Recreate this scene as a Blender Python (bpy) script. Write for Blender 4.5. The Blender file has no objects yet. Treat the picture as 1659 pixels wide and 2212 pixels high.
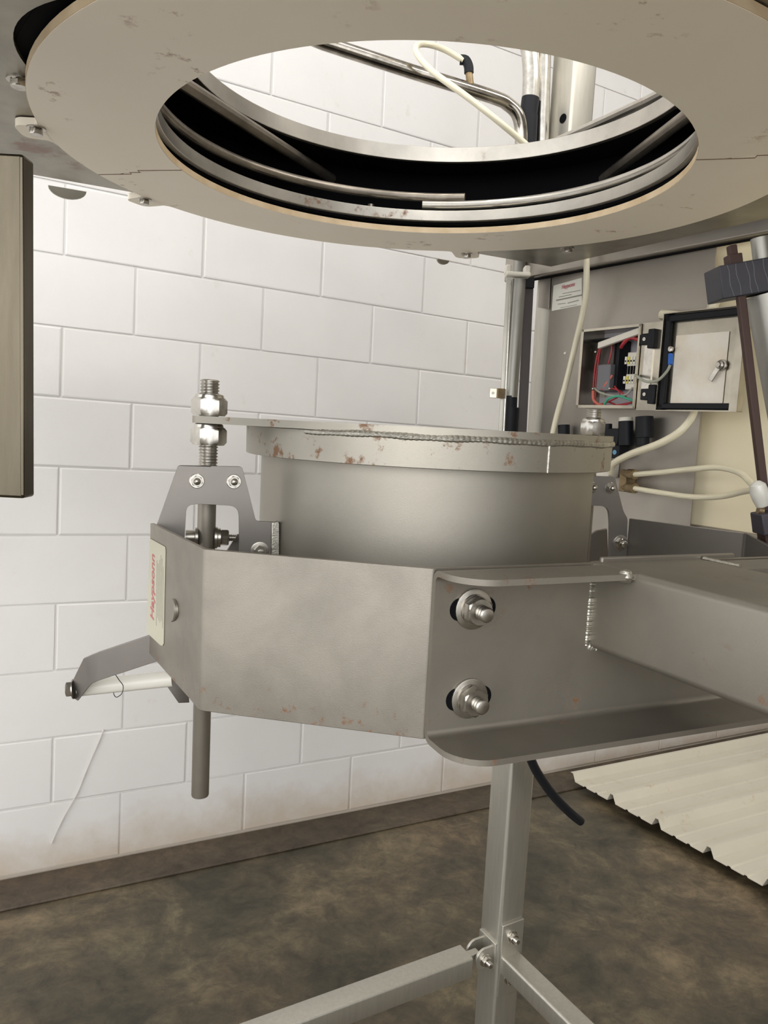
import bpy, bmesh, math, random
from mathutils import Vector, Matrix
from mathutils.geometry import tessellate_polygon
random.seed(4)
PI = math.pi
# ------------------------------------------------------------------ camera
F, CX, CY = 1660.0, 829.5, 1106.0           # focal length and centre in pixels of the 1659x2212 frame
HC = 1.27                                   # eye height
def frame(yc, s=0.05):
    """right/up/forward camera axes -> X(right) Y(forward, level) Z(up) of a level frame whose horizon sits at yc"""
    Z = Vector((s, 1, (yc-CY)/F)).normalized()
    Y = (Vector((0, 0, 1)) - Z*Z.z).normalized()
    X = Y.cross(Z)
    if X.x < 0: X = -X
    return Matrix((X, Y, Z))
W = frame(1000)                             # the room
MF = frame(918)                             # the machine stands slightly out of level on the sloping floor
M2W = W @ MF.inverted()
CAM = Vector((0, 0, HC))
sc = bpy.context.scene
cd = bpy.data.cameras.new('camera'); cam = bpy.data.objects.new('camera', cd); sc.collection.objects.link(cam)
cd.sensor_fit = 'VERTICAL'; cd.sensor_height = 36; cd.sensor_width = 27; cd.lens = F/2212*36
cd.clip_start = 0.02; cd.clip_end = 100
r_, u_, f_ = W.col[0], W.col[1], W.col[2]
mw = Matrix.Identity(4)
for i in range(3): mw[i][0] = r_[i]; mw[i][1] = u_[i]; mw[i][2] = -f_[i]; mw[i][3] = CAM[i]
cam.matrix_world = mw; sc.camera = cam
# ------------------------------------------------------------------ light
sc.view_settings.view_transform = 'Standard'; sc.view_settings.look = 'None'
sc.view_settings.gamma = 1; sc.view_settings.use_curve_mapping = False; sc.view_settings.exposure = 0.30
wd = bpy.data.worlds.new('world'); sc.world = wd; wd.use_nodes = True
wd.node_tree.nodes['Background'].inputs[0].default_value = (0.93, 0.94, 0.94, 1)
wd.node_tree.nodes['Background'].inputs[1].default_value = 1.62
def area(name, loc, target, sx, sy, power, col):
    l = bpy.data.lights.new(name, 'AREA'); l.shape = 'RECTANGLE'; l.size = sx; l.size_y = sy; l.energy = power; l.color = col
    o = bpy.data.objects.new(name, l); sc.collection.objects.link(o); o.location = loc
    o.rotation_euler = (Vector(target)-Vector(loc)).to_track_quat('-Z', 'Y').to_euler(); return o
area('doorway_daylight', (-0.5, -2.9, 1.9), (0.0, 1.6, 1.1), 2.8, 2.4, 50, (1.0, 0.995, 0.985))
area('doorway_daylight_left', (-2.9, -1.2, 2.0), (-0.2, 2.2, 1.0), 1.6, 2.2, 14, (1.0, 0.97, 0.92))
area('overhead_fill', (-0.6, 0.9, 3.85), (-0.6, 1.2, 0), 2.6, 0.5, 28, (1.0, 0.97, 0.93))  # added fill from above, not a known fixture
area('overhead_fill_right', (2.2, 0.6, 3.85), (1.4, 1.2, 0), 2.6, 0.5, 50, (1.0, 0.96, 0.90))  # second added fill, brightens the right side of the machine
# ------------------------------------------------------------------ geometry helpers
def mv(v): return M2W @ Vector(v)                       # machine direction -> room direction
def m(x, y, z): return CAM + M2W @ Vector((x, y, z))    # machine point (camera at its origin) -> room point
def rayf(Fr, x, y): return Fr @ Vector((x-CX, -(y-CY), F))
def pz(x, y, z):                                        # picture point on the machine's level plane z
    d = rayf(MF, x, y); return d*(z/d.z)
def pp(x, y, p, n):                                     # ... on a machine plane through p with normal n
    d = rayf(MF, x, y); n = Vector(n); return d*(Vector(p).dot(n)/d.dot(n))
def py(x, y, Y): return pp(x, y, (0, Y, 0), (0, 1, 0))
def wv(p): return CAM + M2W @ Vector(p)
def az(a, z=0.0): a = math.radians(a); return Vector((math.cos(a), math.sin(a), z))

WL = {}
class MB:
    def __init__(s): s.v = []; s.f = []
    def add(s, vs, fs):
        o = len(s.v); s.v += [Vector(p) for p in vs]; s.f += [tuple(i+o for i in f) for f in fs]; return s
    def box(s, c, ax, ay, az_, hx, hy, hz):
        c = Vector(c); ax = Vector(ax)*hx; ay = Vector(ay)*hy; zz = Vector(az_)*hz
        vs = [c+ax*i+ay*j+zz*k for k in (-1, 1) for j in (-1, 1) for i in (-1, 1)]
        return s.add(vs, [(0, 2, 3, 1), (4, 5, 7, 6), (0, 1, 5, 4), (2, 6, 7, 3), (0, 4, 6, 2), (1, 3, 7, 5)])
    def prism(s, loops, off):
        """planar loops (outer, holes...) given as 3D points, extruded by off"""
        off = Vector(off); tris = tessellate_polygon([[Vector(p) for p in l] for l in loops])
        flat = [Vector(p) for l in loops for p in l]; n = len(flat)
        fs = [tuple(t) for t in tris] + [tuple(reversed([i+n for i in t])) for t in tris]
        o = 0
        for l in loops:
            k = len(l)
            for i in range(k): fs.append((o+i, o+(i+1) % k, n+o+(i+1) % k, n+o+i))
            o += k
        return s.add(flat+[p+off for p in flat], fs)
    def tube(s, pts, r, seg=12, cap=True, rads=None):
        pts = [Vector(p) for p in pts]; n = len(pts); t0 = (pts[1]-pts[0]).normalized()
        a = t0.orthogonal().normalized(); vs = []; fs = []
        for i, p in enumerate(pts):
            t = (pts[min(i+1, n-1)]-pts[max(i-1, 0)]).normalized()
            a = (a-t*a.dot(t)).normalized(); b = t.cross(a); rr = rads[i] if rads else r
            vs += [p+a*rr*math.cos(2*PI*j/seg)+b*rr*math.sin(2*PI*j/seg) for j in range(seg)]
        for i in range(n-1):
            for j in range(seg):
                k = (j+1) % seg; fs.append((i*seg+j, i*seg+k, (i+1)*seg+k, (i+1)*seg+j))
        if cap: fs += [tuple(reversed(range(seg))), tuple(range((n-1)*seg, n*seg))]
        return s.add(vs, fs)
    def lathe(s, prof, c, ax, seg=32, a0=0, a1=2*PI, closed=False, ref=None):
        """prof: (radius, height along ax)"""
        c = Vector(c); ax = Vector(ax).normalized(); a = (Vector(ref) if ref else ax.orthogonal()); a = (a-ax*a.dot(ax)).normalized(); b = ax.cross(a)
        full = abs(a1-a0-2*PI) < 1e-6; ns = seg if full else seg+1; k = len(prof); vs = []; fs = []
        for j in range(ns):
            t = a0+(a1-a0)*j/seg; d = a*math.cos(t)+b*math.sin(t)
            vs += [c+d*r+ax*h for r, h in prof]
        for j in range(seg):
            j2 = (j+1) % ns
            for i in range(k if closed else k-1):
                i2 = (i+1) % k; fs.append((j*k+i, j2*k+i, j2*k+i2, j*k+i2))
        if not full and closed: fs += [tuple(range(k)), tuple(reversed(range((ns-1)*k, ns*k)))]
        return s.add(vs, fs)
    def hexnut(s, c, ax, R, h, bore=0.0, ref=None, ch=0.12):
        """hexagon with chamfered corners"""
        c = Vector(c); ax = Vector(ax).normalized(); a = Vector(ref) if ref else ax.orthogonal(); a = (a-ax*a.dot(ax)).normalized(); b = ax.cross(a)
        N = 24; vs = []; fs = []; rows = []
        def rad(t): t = (t % (PI/3))-PI/6; return R*math.cos(PI/6)/math.cos(t)
        for z, lim in ((0, 0.86), (h*ch, 9), (h*(1-ch), 9), (h, 0.86)):
            rows.append([c+(a*math.cos(2*PI*j/N)+b*math.sin(2*PI*j/N))*min(rad(2*PI*j/N+0), R*lim)+ax*z for j in range(N)])
        for r in rows: vs += r
        for i in range(3):
            for j in range(N): fs.append((i*N+j, i*N+(j+1) % N, (i+1)*N+(j+1) % N, (i+1)*N+j))
        fs += [tuple(reversed(range(N))), tuple(range(3*N, 4*N))]
        return s.add(vs, fs)
    def thread(s, c, ax, R, L, pitch, seg=20):
        c = Vector(c); n = max(2, int(L/pitch)); prof = [(0.0001, 0)]
        for i in range(n):
            z = i*L/n; prof += [(R*0.86, z), (R*0.86, z+L/n*.2), (R, z+L/n*.5), (R, z+L/n*.62), (R*0.86, z+L/n*.95)]
        prof += [(R*.8, L), (0.0001, L)]
        return s.lathe(prof, c, ax, seg)
    def build(s, name, mt, parent=None, bevel=0, smooth=30, loc=None, seg=2):
        me = bpy.data.meshes.new(name); base = WL[parent.name] if parent else (Vector(loc) if loc else sum(s.v, Vector())/len(s.v))
        me.from_pydata([p-base for p in s.v], [], s.f); me.materials.append(mt)
        bm = bmesh.new(); bm.from_mesh(me); bmesh.ops.remove_doubles(bm, verts=bm.verts, dist=1e-6); bmesh.ops.recalc_face_normals(bm, faces=bm.faces); bm.to_mesh(me); bm.free()
        me.shade_smooth() if hasattr(me, 'shade_smooth') else None
        me.set_sharp_from_angle(angle=math.radians(smooth))
        o = bpy.data.objects.new(name, me); sc.collection.objects.link(o)
        if parent: o.parent = parent
        else: o.location = base
        WL[o.name] = base
        if bevel:
            b = o.modifiers.new('bevel', 'BEVEL'); b.width = bevel; b.segments = seg; b.limit_method = 'ANGLE'; b.angle_limit = math.radians(40); b.harden_normals = False
        return o
def tag(o, label=None, cat=None, group=None, kind=None):
    if label: o['label'] = label
    if cat: o['category'] = cat
    if group: o['group'] = group
    if kind: o['kind'] = kind
    return o
def thing(name, loc, label, cat, group=None):
    o = bpy.data.objects.new(name, None); o.empty_display_size = 0.05; sc.collection.objects.link(o); o.location = loc; WL[o.name] = Vector(loc)
    return tag(o, label, cat, group)
def smoothpath(pts, n=8):
    pts = [Vector(p) for p in pts]; out = []
    P = [pts[0]*2-pts[1]]+pts+[pts[-1]*2-pts[-2]]
    for i in range(1, len(P)-2):
        for k in range(n):
            t = k/n; a, b, c, d = P[i-1], P[i], P[i+1], P[i+2]
            out.append(0.5*((2*b)+(c-a)*t+(2*a-5*b+4*c-d)*t*t+(3*b-a-3*c+d)*t**3))
    out.append(pts[-1]); return out
# ------------------------------------------------------------------ materials
def mat(name, col, rough=0.5, metal=0.0, var=0.0, vscale=8.0, col2=None, bump=0.0, bscale=60.0, rvar=0.0, stretch=None,
        rust=0.0, rscale=14.0, rcol=(0.17, 0.082, 0.034), spec=0.5, trans=0.0, rustband=None, emit=None, dirtband=None, coat=0.0):
    mt = bpy.data.materials.new(name); mt.use_nodes = True; nt = mt.node_tree; N = nt.nodes; L = nt.links; b = N['Principled BSDF']
    b.inputs['Roughness'].default_value = rough; b.inputs['Metallic'].default_value = metal; b.inputs['Specular IOR Level'].default_value = spec
    b.inputs['Base Color'].default_value = (*col, 1); b.inputs['Transmission Weight'].default_value = trans; b.inputs['Coat Weight'].default_value = coat
    g = N.new('ShaderNodeNewGeometry'); mp = N.new('ShaderNodeMapping'); L.new(g.outputs['Position'], mp.inputs[0])
    if stretch: mp.inputs['Scale'].default_value = stretch
    out = None
    def noise(scale, det=6, ro=0.6, vec=None, dist=0.0):
        n = N.new('ShaderNodeTexNoise'); n.inputs['Scale'].default_value = scale; n.inputs['Detail'].default_value = det; n.inputs['Roughness'].default_value = ro; n.inputs['Distortion'].default_value = dist
        L.new((vec or mp).outputs[0], n.inputs[0]); return n
    def ramp(src, p0, p1, c0=(0, 0, 0, 1), c1=(1, 1, 1, 1)):
        r = N.new('ShaderNodeValToRGB'); r.color_ramp.elements[0].position = p0; r.color_ramp.elements[1].position = p1
        r.color_ramp.elements[0].color = c0; r.color_ramp.elements[1].color = c1; L.new(src, r.inputs[0]); return r.outputs[0]
    def mix(fac, a, c):
        x = N.new('ShaderNodeMix'); x.data_type = 'RGBA'
        (L.new(fac, x.inputs[0]) if not isinstance(fac, float) else setattr(x.inputs[0], 'default_value', fac))
        for i, q in ((6, a), (7, c)):
            if isinstance(q, tuple): x.inputs[i].default_value = (*q[:3], 1)
            else: L.new(q, x.inputs[i])
        return x.outputs[2]
    if var or col2:
        n = noise(vscale, dist=0.3)
        c2 = col2 or tuple(c*(1-var) for c in col)
        out = mix(ramp(n.outputs[0], 0.35, 0.68), col, c2)
    gm = N.new('ShaderNodeMapping'); L.new(g.outputs['Position'], gm.inputs[0])
    if rust:
        n1 = noise(rscale, 8, 0.7, gm); n2 = noise(rscale*0.23, 2, 0.5, gm)
        f1 = ramp(n1.outputs[0], 0.565, 0.635); f2 = ramp(n2.outputs[0], 0.62-rust*0.3, 0.72-rust*0.3)
        mm = N.new('ShaderNodeMath'); mm.operation = 'MULTIPLY'; L.new(f1, mm.inputs[0]); L.new(f2, mm.inputs[1]); fo = mm.outputs[0]
        if rustband:                        # rust only near given room heights (z0..z1)
            sx = N.new('ShaderNodeSeparateXYZ'); L.new(g.outputs['Position'], sx.inputs[0])
            mr = N.new('ShaderNodeMapRange'); mr.inputs[1].default_value = rustband[0]; mr.inputs[2].default_value = rustband[1]; mr.inputs[3].default_value = 1; mr.inputs[4].default_value = 0
            L.new(sx.outputs[2], mr.inputs[0]); m2 = N.new('ShaderNodeMath'); m2.operation = 'MULTIPLY'; L.new(fo, m2.inputs[0]); L.new(mr.outputs[0], m2.inputs[1]); fo = m2.outputs[0]
        out = mix(fo, out or col, rcol)
        mr2 = N.new('ShaderNodeMapRange'); mr2.inputs[3].default_value = metal; mr2.inputs[4].default_value = 0; L.new(fo, mr2.inputs[0]); L.new(mr2.outputs[0], b.inputs['Metallic'])
    if dirtband:                            # (z0, z1, colour): grime rising from the floor
        sx = N.new('ShaderNodeSeparateXYZ'); L.new(g.outputs['Position'], sx.inputs[0]); n3 = noise(7, 6, 0.65, gm)
        ad = N.new('ShaderNodeMath'); ad.operation = 'MULTIPLY_ADD'; ad.inputs[1].default_value = -(dirtband[1]-dirtband[0])*1.6; L.new(n3.outputs[0], ad.inputs[0]); L.new(sx.outputs[2], ad.inputs[2])
        mr = N.new('ShaderNodeMapRange'); mr.inputs[1].default_value = dirtband[0]-(dirtband[1]-dirtband[0])*.8; mr.inputs[2].default_value = dirtband[1]-(dirtband[1]-dirtband[0])*.8; mr.inputs[3].default_value = 0.85; mr.inputs[4].default_value = 0
        L.new(ad.outputs[0], mr.inputs[0]); out = mix(mr.outputs[0], out or col, dirtband[2])
    if out is not None: L.new(out, b.inputs['Base Color'])
    if rvar:
        n = noise(vscale*2.3); mr = N.new('ShaderNodeMapRange'); mr.inputs[3].default_value = max(0.03, rough-rvar); mr.inputs[4].default_value = min(1, rough+rvar); L.new(n.outputs[0], mr.inputs[0]); L.new(mr.outputs[0], b.inputs['Roughness'])
    if bump:
        n = noise(bscale, 4); bp = N.new('ShaderNodeBump'); bp.inputs['Strength'].default_value = bump; bp.inputs['Distance'].default_value = 0.002; L.new(n.outputs[0], bp.inputs['Height']); L.new(bp.outputs[0], b.inputs['Normal'])
    if emit: b.inputs['Emission Color'].default_value = (*emit[0], 1); b.inputs['Emission Strength'].default_value = emit[1]
    return mt
STEEL = mat('blasted_steel', (0.345, 0.315, 0.27), 0.46, 0.92, var=0.26, vscale=8, rvar=0.07, bump=0.10, bscale=900, rust=1.1, rscale=60, rustband=(0.975, 1.005))
SPOUT = mat('spout_steel', (0.36, 0.335, 0.29), 0.50, 0.92, var=0.10, vscale=4, rvar=0.05, bump=0.10, bscale=900)
COLLAR = mat('collar_steel', (0.39, 0.365, 0.315), 0.48, 0.92, var=0.12, vscale=6, bump=0.1, bscale=900, rust=0.95, rscale=34)
ARM = mat('arm_steel', (0.285, 0.26, 0.22), 0.50, 0.78, var=0.18, vscale=5, rvar=0.06, bump=0.1, bscale=800, rust=0.2, rscale=40)
PLATE = mat('bracket_steel', (0.27, 0.25, 0.23), 0.45, 0.9, var=0.1, vscale=8, bump=0.06, bscale=800)
CHROME = mat('bright_fastener', (0.62, 0.59, 0.54), 0.24, 1.0, var=0.25, vscale=60, rvar=0.06)
WORN = mat('worn_fastener', (0.52, 0.49, 0.44), 0.33, 1.0, var=0.3, vscale=50)
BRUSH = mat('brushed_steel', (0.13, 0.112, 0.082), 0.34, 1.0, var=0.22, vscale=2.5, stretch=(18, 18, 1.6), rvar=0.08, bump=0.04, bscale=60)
POSTM = mat('stand_steel', (0.58, 0.56, 0.50), 0.42, 0.92, var=0.1, vscale=12, stretch=(12, 12, 1), rvar=0.06, bump=0.04, bscale=90)
GALV = mat('stained_steel_plate', (0.33, 0.305, 0.25), 0.4, 0.85, var=0.35, vscale=7, rvar=0.08, rust=0.35, rscale=9, rcol=(0.2, 0.1, 0.05))
PLAS = mat('cream_plastic', (0.97, 0.89, 0.76), 0.5, 0, col2=(0.93, 0.84, 0.69), vscale=2.2, rust=0.12, rscale=40, rcol=(0.42, 0.29, 0.17))
PLASE = mat('stained_plastic_edge', (0.50, 0.37, 0.22), 0.6, 0, col2=(0.62, 0.50, 0.34), vscale=20)
SEAM = mat('brown_seam', (0.17, 0.10, 0.055), 0.8)
BLACK = mat('black_rubber', (0.007, 0.008, 0.011), 0.5, 0, spec=0.25)
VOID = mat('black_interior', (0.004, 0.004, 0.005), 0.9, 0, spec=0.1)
RINGM = mat('ring_steel', (0.50, 0.47, 0.42), 0.33, 0.9, var=0.2, vscale=14, rust=0.3, rscale=18)
TUBEM = mat('dull_tube', (0.34, 0.30, 0.25), 0.4, 0.85, var=0.45, vscale=14)
PANEL = mat('panel_steel', (0.42, 0.385, 0.34), 0.46, 0.85, var=0.22, vscale=2.5, rvar=0.05)
BOXM = mat('enclosure_steel', (0.52, 0.48, 0.40), 0.25, 0.95, var=0.4, vscale=9, rvar=0.08)
CREAM = mat('cream_board', (0.86, 0.76, 0.52), 0.55, 0, col2=(0.88, 0.80, 0.60), vscale=2.5)
PAPER = mat('stained_paper', (0.86, 0.82, 0.74), 0.7, 0, col2=(0.80, 0.70, 0.56), vscale=14)
HOSE = mat('milky_hose', (0.80, 0.74, 0.56), 0.35, 0, spec=0.6, var=0.1, vscale=10)
PVC = mat('white_roller', (0.86, 0.83, 0.75), 0.35, 0)
DKBLUE = mat('dark_block', (0.018, 0.022, 0.030), 0.5, 0.1, col2=(0.045, 0.036, 0.045), vscale=9)
RUSTROD = mat('brown_rod', (0.045, 0.020, 0.014), 0.6, 0.1)
BRASS = mat('tarnished_brass', (0.30, 0.22, 0.12), 0.45, 0.7, var=0.4, vscale=60)
ALU = mat('aluminium_tube', (0.40, 0.39, 0.355), 0.5, 0.95, var=0.15, vscale=5, stretch=(8, 8, 1))
WPLAS = mat('white_plastic', (0.75, 0.71, 0.62), 0.45)
CLEARP = mat('milky_bulb', (0.78, 0.76, 0.70), 0.2, 0, spec=0.7, trans=0.35)
LABEL = mat('label_vinyl', (0.50, 0.48, 0.37), 0.5)
LABELW = mat('label_white', (0.80, 0.78, 0.70), 0.5)
RED = mat('red_print', (0.48, 0.13, 0.14), 0.5); INK = mat('grey_print', (0.28, 0.27, 0.23), 0.6)
REDW = mat('red_wire', (0.42, 0.03, 0.04), 0.4); GREENW = mat('green_wire', (0.06, 0.38, 0.24), 0.4); GREYW = mat('grey_wire', (0.36, 0.37, 0.30), 0.45)
ORANGEW = mat('orange_wire', (0.62, 0.16, 0.12), 0.4); BLUEP = mat('blue_terminal', (0.02, 0.14, 0.55), 0.4); YEL = mat('yellow_plastic', (0.75, 0.66, 0.10), 0.5)
GREYP = mat('grey_component', (0.16, 0.16, 0.17), 0.5); PURP = mat('backplate_grey', (0.62, 0.58, 0.62), 0.5)
WELD = mat('weld_bead', (0.60, 0.575, 0.51), 0.34, 0.95, var=0.35, vscale=120, bump=0.3, bscale=400)
BLK = mat('painted_block', (0.72, 0.705, 0.69), 0.6, 0, col2=(0.69, 0.675, 0.66), vscale=4, bump=0.2, bscale=240, rust=0.12, rscale=22, rcol=(0.66, 0.64, 0.61), dirtband=(0.02, 0.16, (0.50, 0.42, 0.33)))
JOINT = mat('painted_joint', (0.70, 0.69, 0.67), 0.65, 0, col2=(0.68, 0.665, 0.65), vscale=5, dirtband=(0.02, 0.16, (0.50, 0.42, 0.33)))
ROOF = mat('off_white_sheet', (0.62, 0.58, 0.48), 0.32, 0, col2=(0.57, 0.535, 0.44), vscale=3, rust=0.28, rscale=16, rcol=(0.45, 0.34, 0.2))
CEIL = mat('ceiling_paint', (0.80, 0.79, 0.77), 0.7); WALLP = mat('plain_paint', (0.40, 0.37, 0.33), 0.7)

def concrete(name, c1, c2, c3, rough=0.5):
    mt = bpy.data.materials.new(name); mt.use_nodes = True; nt = mt.node_tree; N = nt.nodes; L = nt.links; b = N['Principled BSDF']
    g = N.new('ShaderNodeNewGeometry')
    def ns(sc_, det, ro, d=0.0):
        n = N.new('ShaderNodeTexNoise'); n.inputs['Scale'].default_value = sc_; n.inputs['Detail'].default_value = det; n.inputs['Roughness'].default_value = ro; n.inputs['Distortion'].default_value = d
        L.new(g.outputs['Position'], n.inputs[0]); return n.outputs[0]
    r = N.new('ShaderNodeValToRGB'); L.new(ns(3.2, 9, 0.68, 0.4), r.inputs[0]); e = r.color_ramp.elements
    e[0].position = 0.38; e[0].color = (*c1, 1); e[1].position = 0.66; e[1].color = (*c3, 1); q = e.new(0.52); q.color = (*c2, 1)
    r2 = N.new('ShaderNodeValToRGB'); L.new(ns(15, 9, 0.8, 0.6), r2.inputs[0]); r2.color_ramp.elements[0].position = 0.35; r2.color_ramp.elements[1].position = 0.7
    r2.color_ramp.elements[0].color = (0.52, 0.52, 0.50, 1); r2.color_ramp.elements[1].color = (1.42, 1.36, 1.25, 1)
    mx = N.new('ShaderNodeMix'); mx.data_type = 'RGBA'; mx.blend_type = 'MULTIPLY'; mx.inputs[0].default_value = 1; L.new(r.outputs[0], mx.inputs[6]); L.new(r2.outputs[0], mx.inputs[7])
    r3 = N.new('ShaderNodeValToRGB'); L.new(ns(1.1, 3, 0.5), r3.inputs[0]); r3.color_ramp.elements[0].position = 0.4; r3.color_ramp.elements[1].position = 0.62
    r3.color_ramp.elements[0].color = (0.80, 0.84, 0.80, 1); r3.color_ramp.elements[1].color = (1.05, 1.0, 0.95, 1)
    m2 = N.new('ShaderNodeMix'); m2.data_type = 'RGBA'; m2.blend_type = 'MULTIPLY'; m2.inputs[0].default_value = 1; L.new(mx.outputs[2], m2.inputs[6]); L.new(r3.outputs[0], m2.inputs[7])
    L.new(m2.outputs[2], b.inputs['Base Color']); mr = N.new('ShaderNodeMapRange'); mr.inputs[3].default_value = rough-.12; mr.inputs[4].default_value = rough+.15; L.new(ns(9, 5, .6), mr.inputs[0]); L.new(mr.outputs[0], b.inputs['Roughness'])
    bp = N.new('ShaderNodeBump'); bp.inputs['Strength'].default_value = 0.15; bp.inputs['Distance'].default_value = 0.003; L.new(ns(60, 5, .6), bp.inputs['Height']); L.new(bp.outputs[0], b.inputs['Normal'])
    return mt
FLOORM = concrete('stained_concrete', (0.052, 0.045, 0.030), (0.098, 0.078, 0.052), (0.20, 0.160, 0.105), 0.5)
FOOTM = concrete('footing_concrete', (0.066, 0.050, 0.036), (0.086, 0.066, 0.048), (0.115, 0.09, 0.064), 0.6)

UP = Vector((0, 0, 1))
# ------------------------------------------------------------------ room
WA = az(28.9); WBv = az(118.9)                           # along the block wall / into it
p0 = Vector((-1.0616, 2.1583, 0))
def wp(u, z, d=0.0): return p0+WA*u+UP*z-WBv*d           # d: towards the room
room = (-2.6, 6.4); 
fl = MB().box(p0+WA*1.9-WBv*2.9+UP*-0.05, WA, WBv, UP, 4.9, 3.3, 0.05).build('floor', FLOORM, loc=(0, 0, 0)); tag(fl, kind='structure')
ce = MB().box(p0+WA*1.9-WBv*2.9+UP*4.05, WA, WBv, UP, 4.9, 3.3, 0.05).build('ceiling', CEIL); tag(ce, kind='structure')
wl = MB().box(wp(1.9, 2.0, -0.10), WA, WBv, UP, 4.5, 0.0975, 2.0).build('wall_left', JOINT, loc=wp(0, 0)); tag(wl, kind='structure')
wf = MB().box(wp(5.6, 2.0, 2.6), WBv, WA, UP, 2.6, 0.08, 2.0).build('wall_far', WALLP); tag(wf, kind='structure')
wr = MB().box(wp(4.1, 2.0, 6.0), WA, WBv, UP, 2.7, 0.08, 2.0).build('wall_right', WALLP); tag(wr, kind='structure')
# concrete blocks of the visible stretch
var = []
for k in range(5):
    rr = random.Random(k); g = 0.0030; bx = 0.199-g; hz = 0.10-g*0.9; e = 0.0035; dd = 0.0004+rr.random()*0.0009
    vs = []
    for (w, h, y) in ((bx, hz, 0.004), (bx, hz, dd*0.2-0.0003), (bx-e, hz-e, -dd)):
        for sx, sz in ((-1, -1), (1, -1), (1, 1), (-1, 1)):
            j = 0.0018*(rr.random()-.5); vs.append(WA*(sx*w+j)+UP*(sz*h+j)+WBv*(y+0.0006*(rr.random()-.5)))
    fs = [(0, 1, 5, 4), (1, 2, 6, 5), (2, 3, 7, 6), (3, 0, 4, 7), (4, 5, 9, 8), (5, 6, 10, 9), (6, 7, 11, 10), (7, 4, 8, 11), (8, 9, 10, 11)]
    me = bpy.data.meshes.new('block'); me.from_pydata(vs, [], fs); me.materials.append(BLK); var.append(me)
for row in range(16):
    off = 0.134 if row % 2 == 1 else 0.332
    for c in range(-5, 12):
        u = off+c*0.398+0.199
        if u < -1.6 or u > 4.9: continue
        o = bpy.data.objects.new('block', var[random.randrange(5)]); sc.collection.objects.link(o); o.parent = wl
        o.location = wp(u, 0.012+row*0.2+0.1, 0.001)-WL[wl.name]
        if row == 0: o.scale = (1, 1, 1)
rest = MB()
for row in range(16, 20):
    for c in range(-5, 13): rest.box(wp(0.134+(row % 2)*.2+c*.398, 0.112+row*.2, 0.001), WA, WBv, UP, .195, .003, .096)
o = rest.build('upper_blocks', BLK, wl); tag(o, kind='stuff')
# stepped crack in the paint near the floor
cr = [wp(u, z, 0.0062) for u, z in ((0.135, 0.09), (0.165, 0.16), (0.205, 0.235), (0.225, 0.29), (0.262, 0.385), (0.275, 0.42))]
MB().tube(smoothpath(cr, 4), 0.0022, 5, rads=[0.0016+0.001*random.random() for _ in range(21)]).build('paint_crack', mat('crack_shadow', (0.60, 0.57, 0.53), 0.8), wl)
# footing strip along the wall and the slab joint
ft = MB().box(wp(1.9, 0.004, 0.085), WA, WBv, UP, 4.4, 0.08, 0.004).build('trim_1', FOOTM, bevel=0.003); tag(ft, kind='structure')
# ------------------------------------------------------------------ corrugated sheets on the floor
def sheet(i0, nribs, label, dz):
    dW = rayf(W, 1232, 1683); q = dW*((0.035-HC)/dW.z); org = CAM+q-WBv*0.0
    A, T = WA, -WBv; pit = 0.2165; prof = []
    for k in range(nribs):
        b = k*pit
        prof += [(b, 0.030), (b+0.013, 0.030), (b+0.028, 0.0)]
        for mpos in (0.085, 0.145): prof += [(b+mpos-.008, 0.0), (b+mpos-.004, 0.0045), (b+mpos+.004, 0.0045), (b+mpos+.008, 0.0)]
        prof += [(b+pit-0.014, 0.0)]
    prof += [(nribs*pit, 0.030), (nribs*pit+.013, .030), (nribs*pit+.028, 0.0)]
    s = MB(); L = 2.3; n = len(prof); vs = []
    base = org+T*(i0*pit)+UP*dz
    for t in (0, L):
        for a, h in prof: vs.append(base+A*t+T*a+UP*h)
    for t in (0, L):
        for a, h in prof: vs.append(base+A*t+T*a+UP*(h-0.0016))
    fs = [(i, i+1, n+i+1, n+i) for i in range(n-1)]+[(2*n+i, 3*n+i, 3*n+i+1, 2*n+i+1) for i in range(n-1)]
    fs += [(i, 2*n+i, 2*n+i+1, i+1) for i in range(n-1)]+[(n+i, n+i+1, 3*n+i+1, 3*n+i) for i in range(n-1)]
    fs += [(0, n, 3*n, 2*n), (n-1, 3*n-1, 4*n-1, 2*n-1)]
    s.add(vs, fs); o = s.build('roofing_sheet', ROOF, smooth=20); tag(o, label, 'metal sheet', 'ribbed sheets on the floor'); return org
org = sheet(0, 4, 'off-white ribbed metal roofing sheet lying against the foot of the block wall', 0.0)
sheet(4, 4, 'off-white ribbed metal roofing sheet nearest the camera, overlapping the one by the wall', 0.003)
for k in (0.5, 1.6):
    o = MB().box(org+WA*k-WBv*0.87+UP*(-0.0185), WA, WBv, UP, 0.045, 0.85, 0.0165).build('timber_bearer', mat('old_timber', (0.12, 0.085, 0.05), 0.8), bevel=0.002)
    tag(o, 'dark timber batten under the ribbed sheets, '+('the one nearer the machine post' if k < 1 else 'the one farther to the right'), 'batten', 'battens under the sheets')
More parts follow.
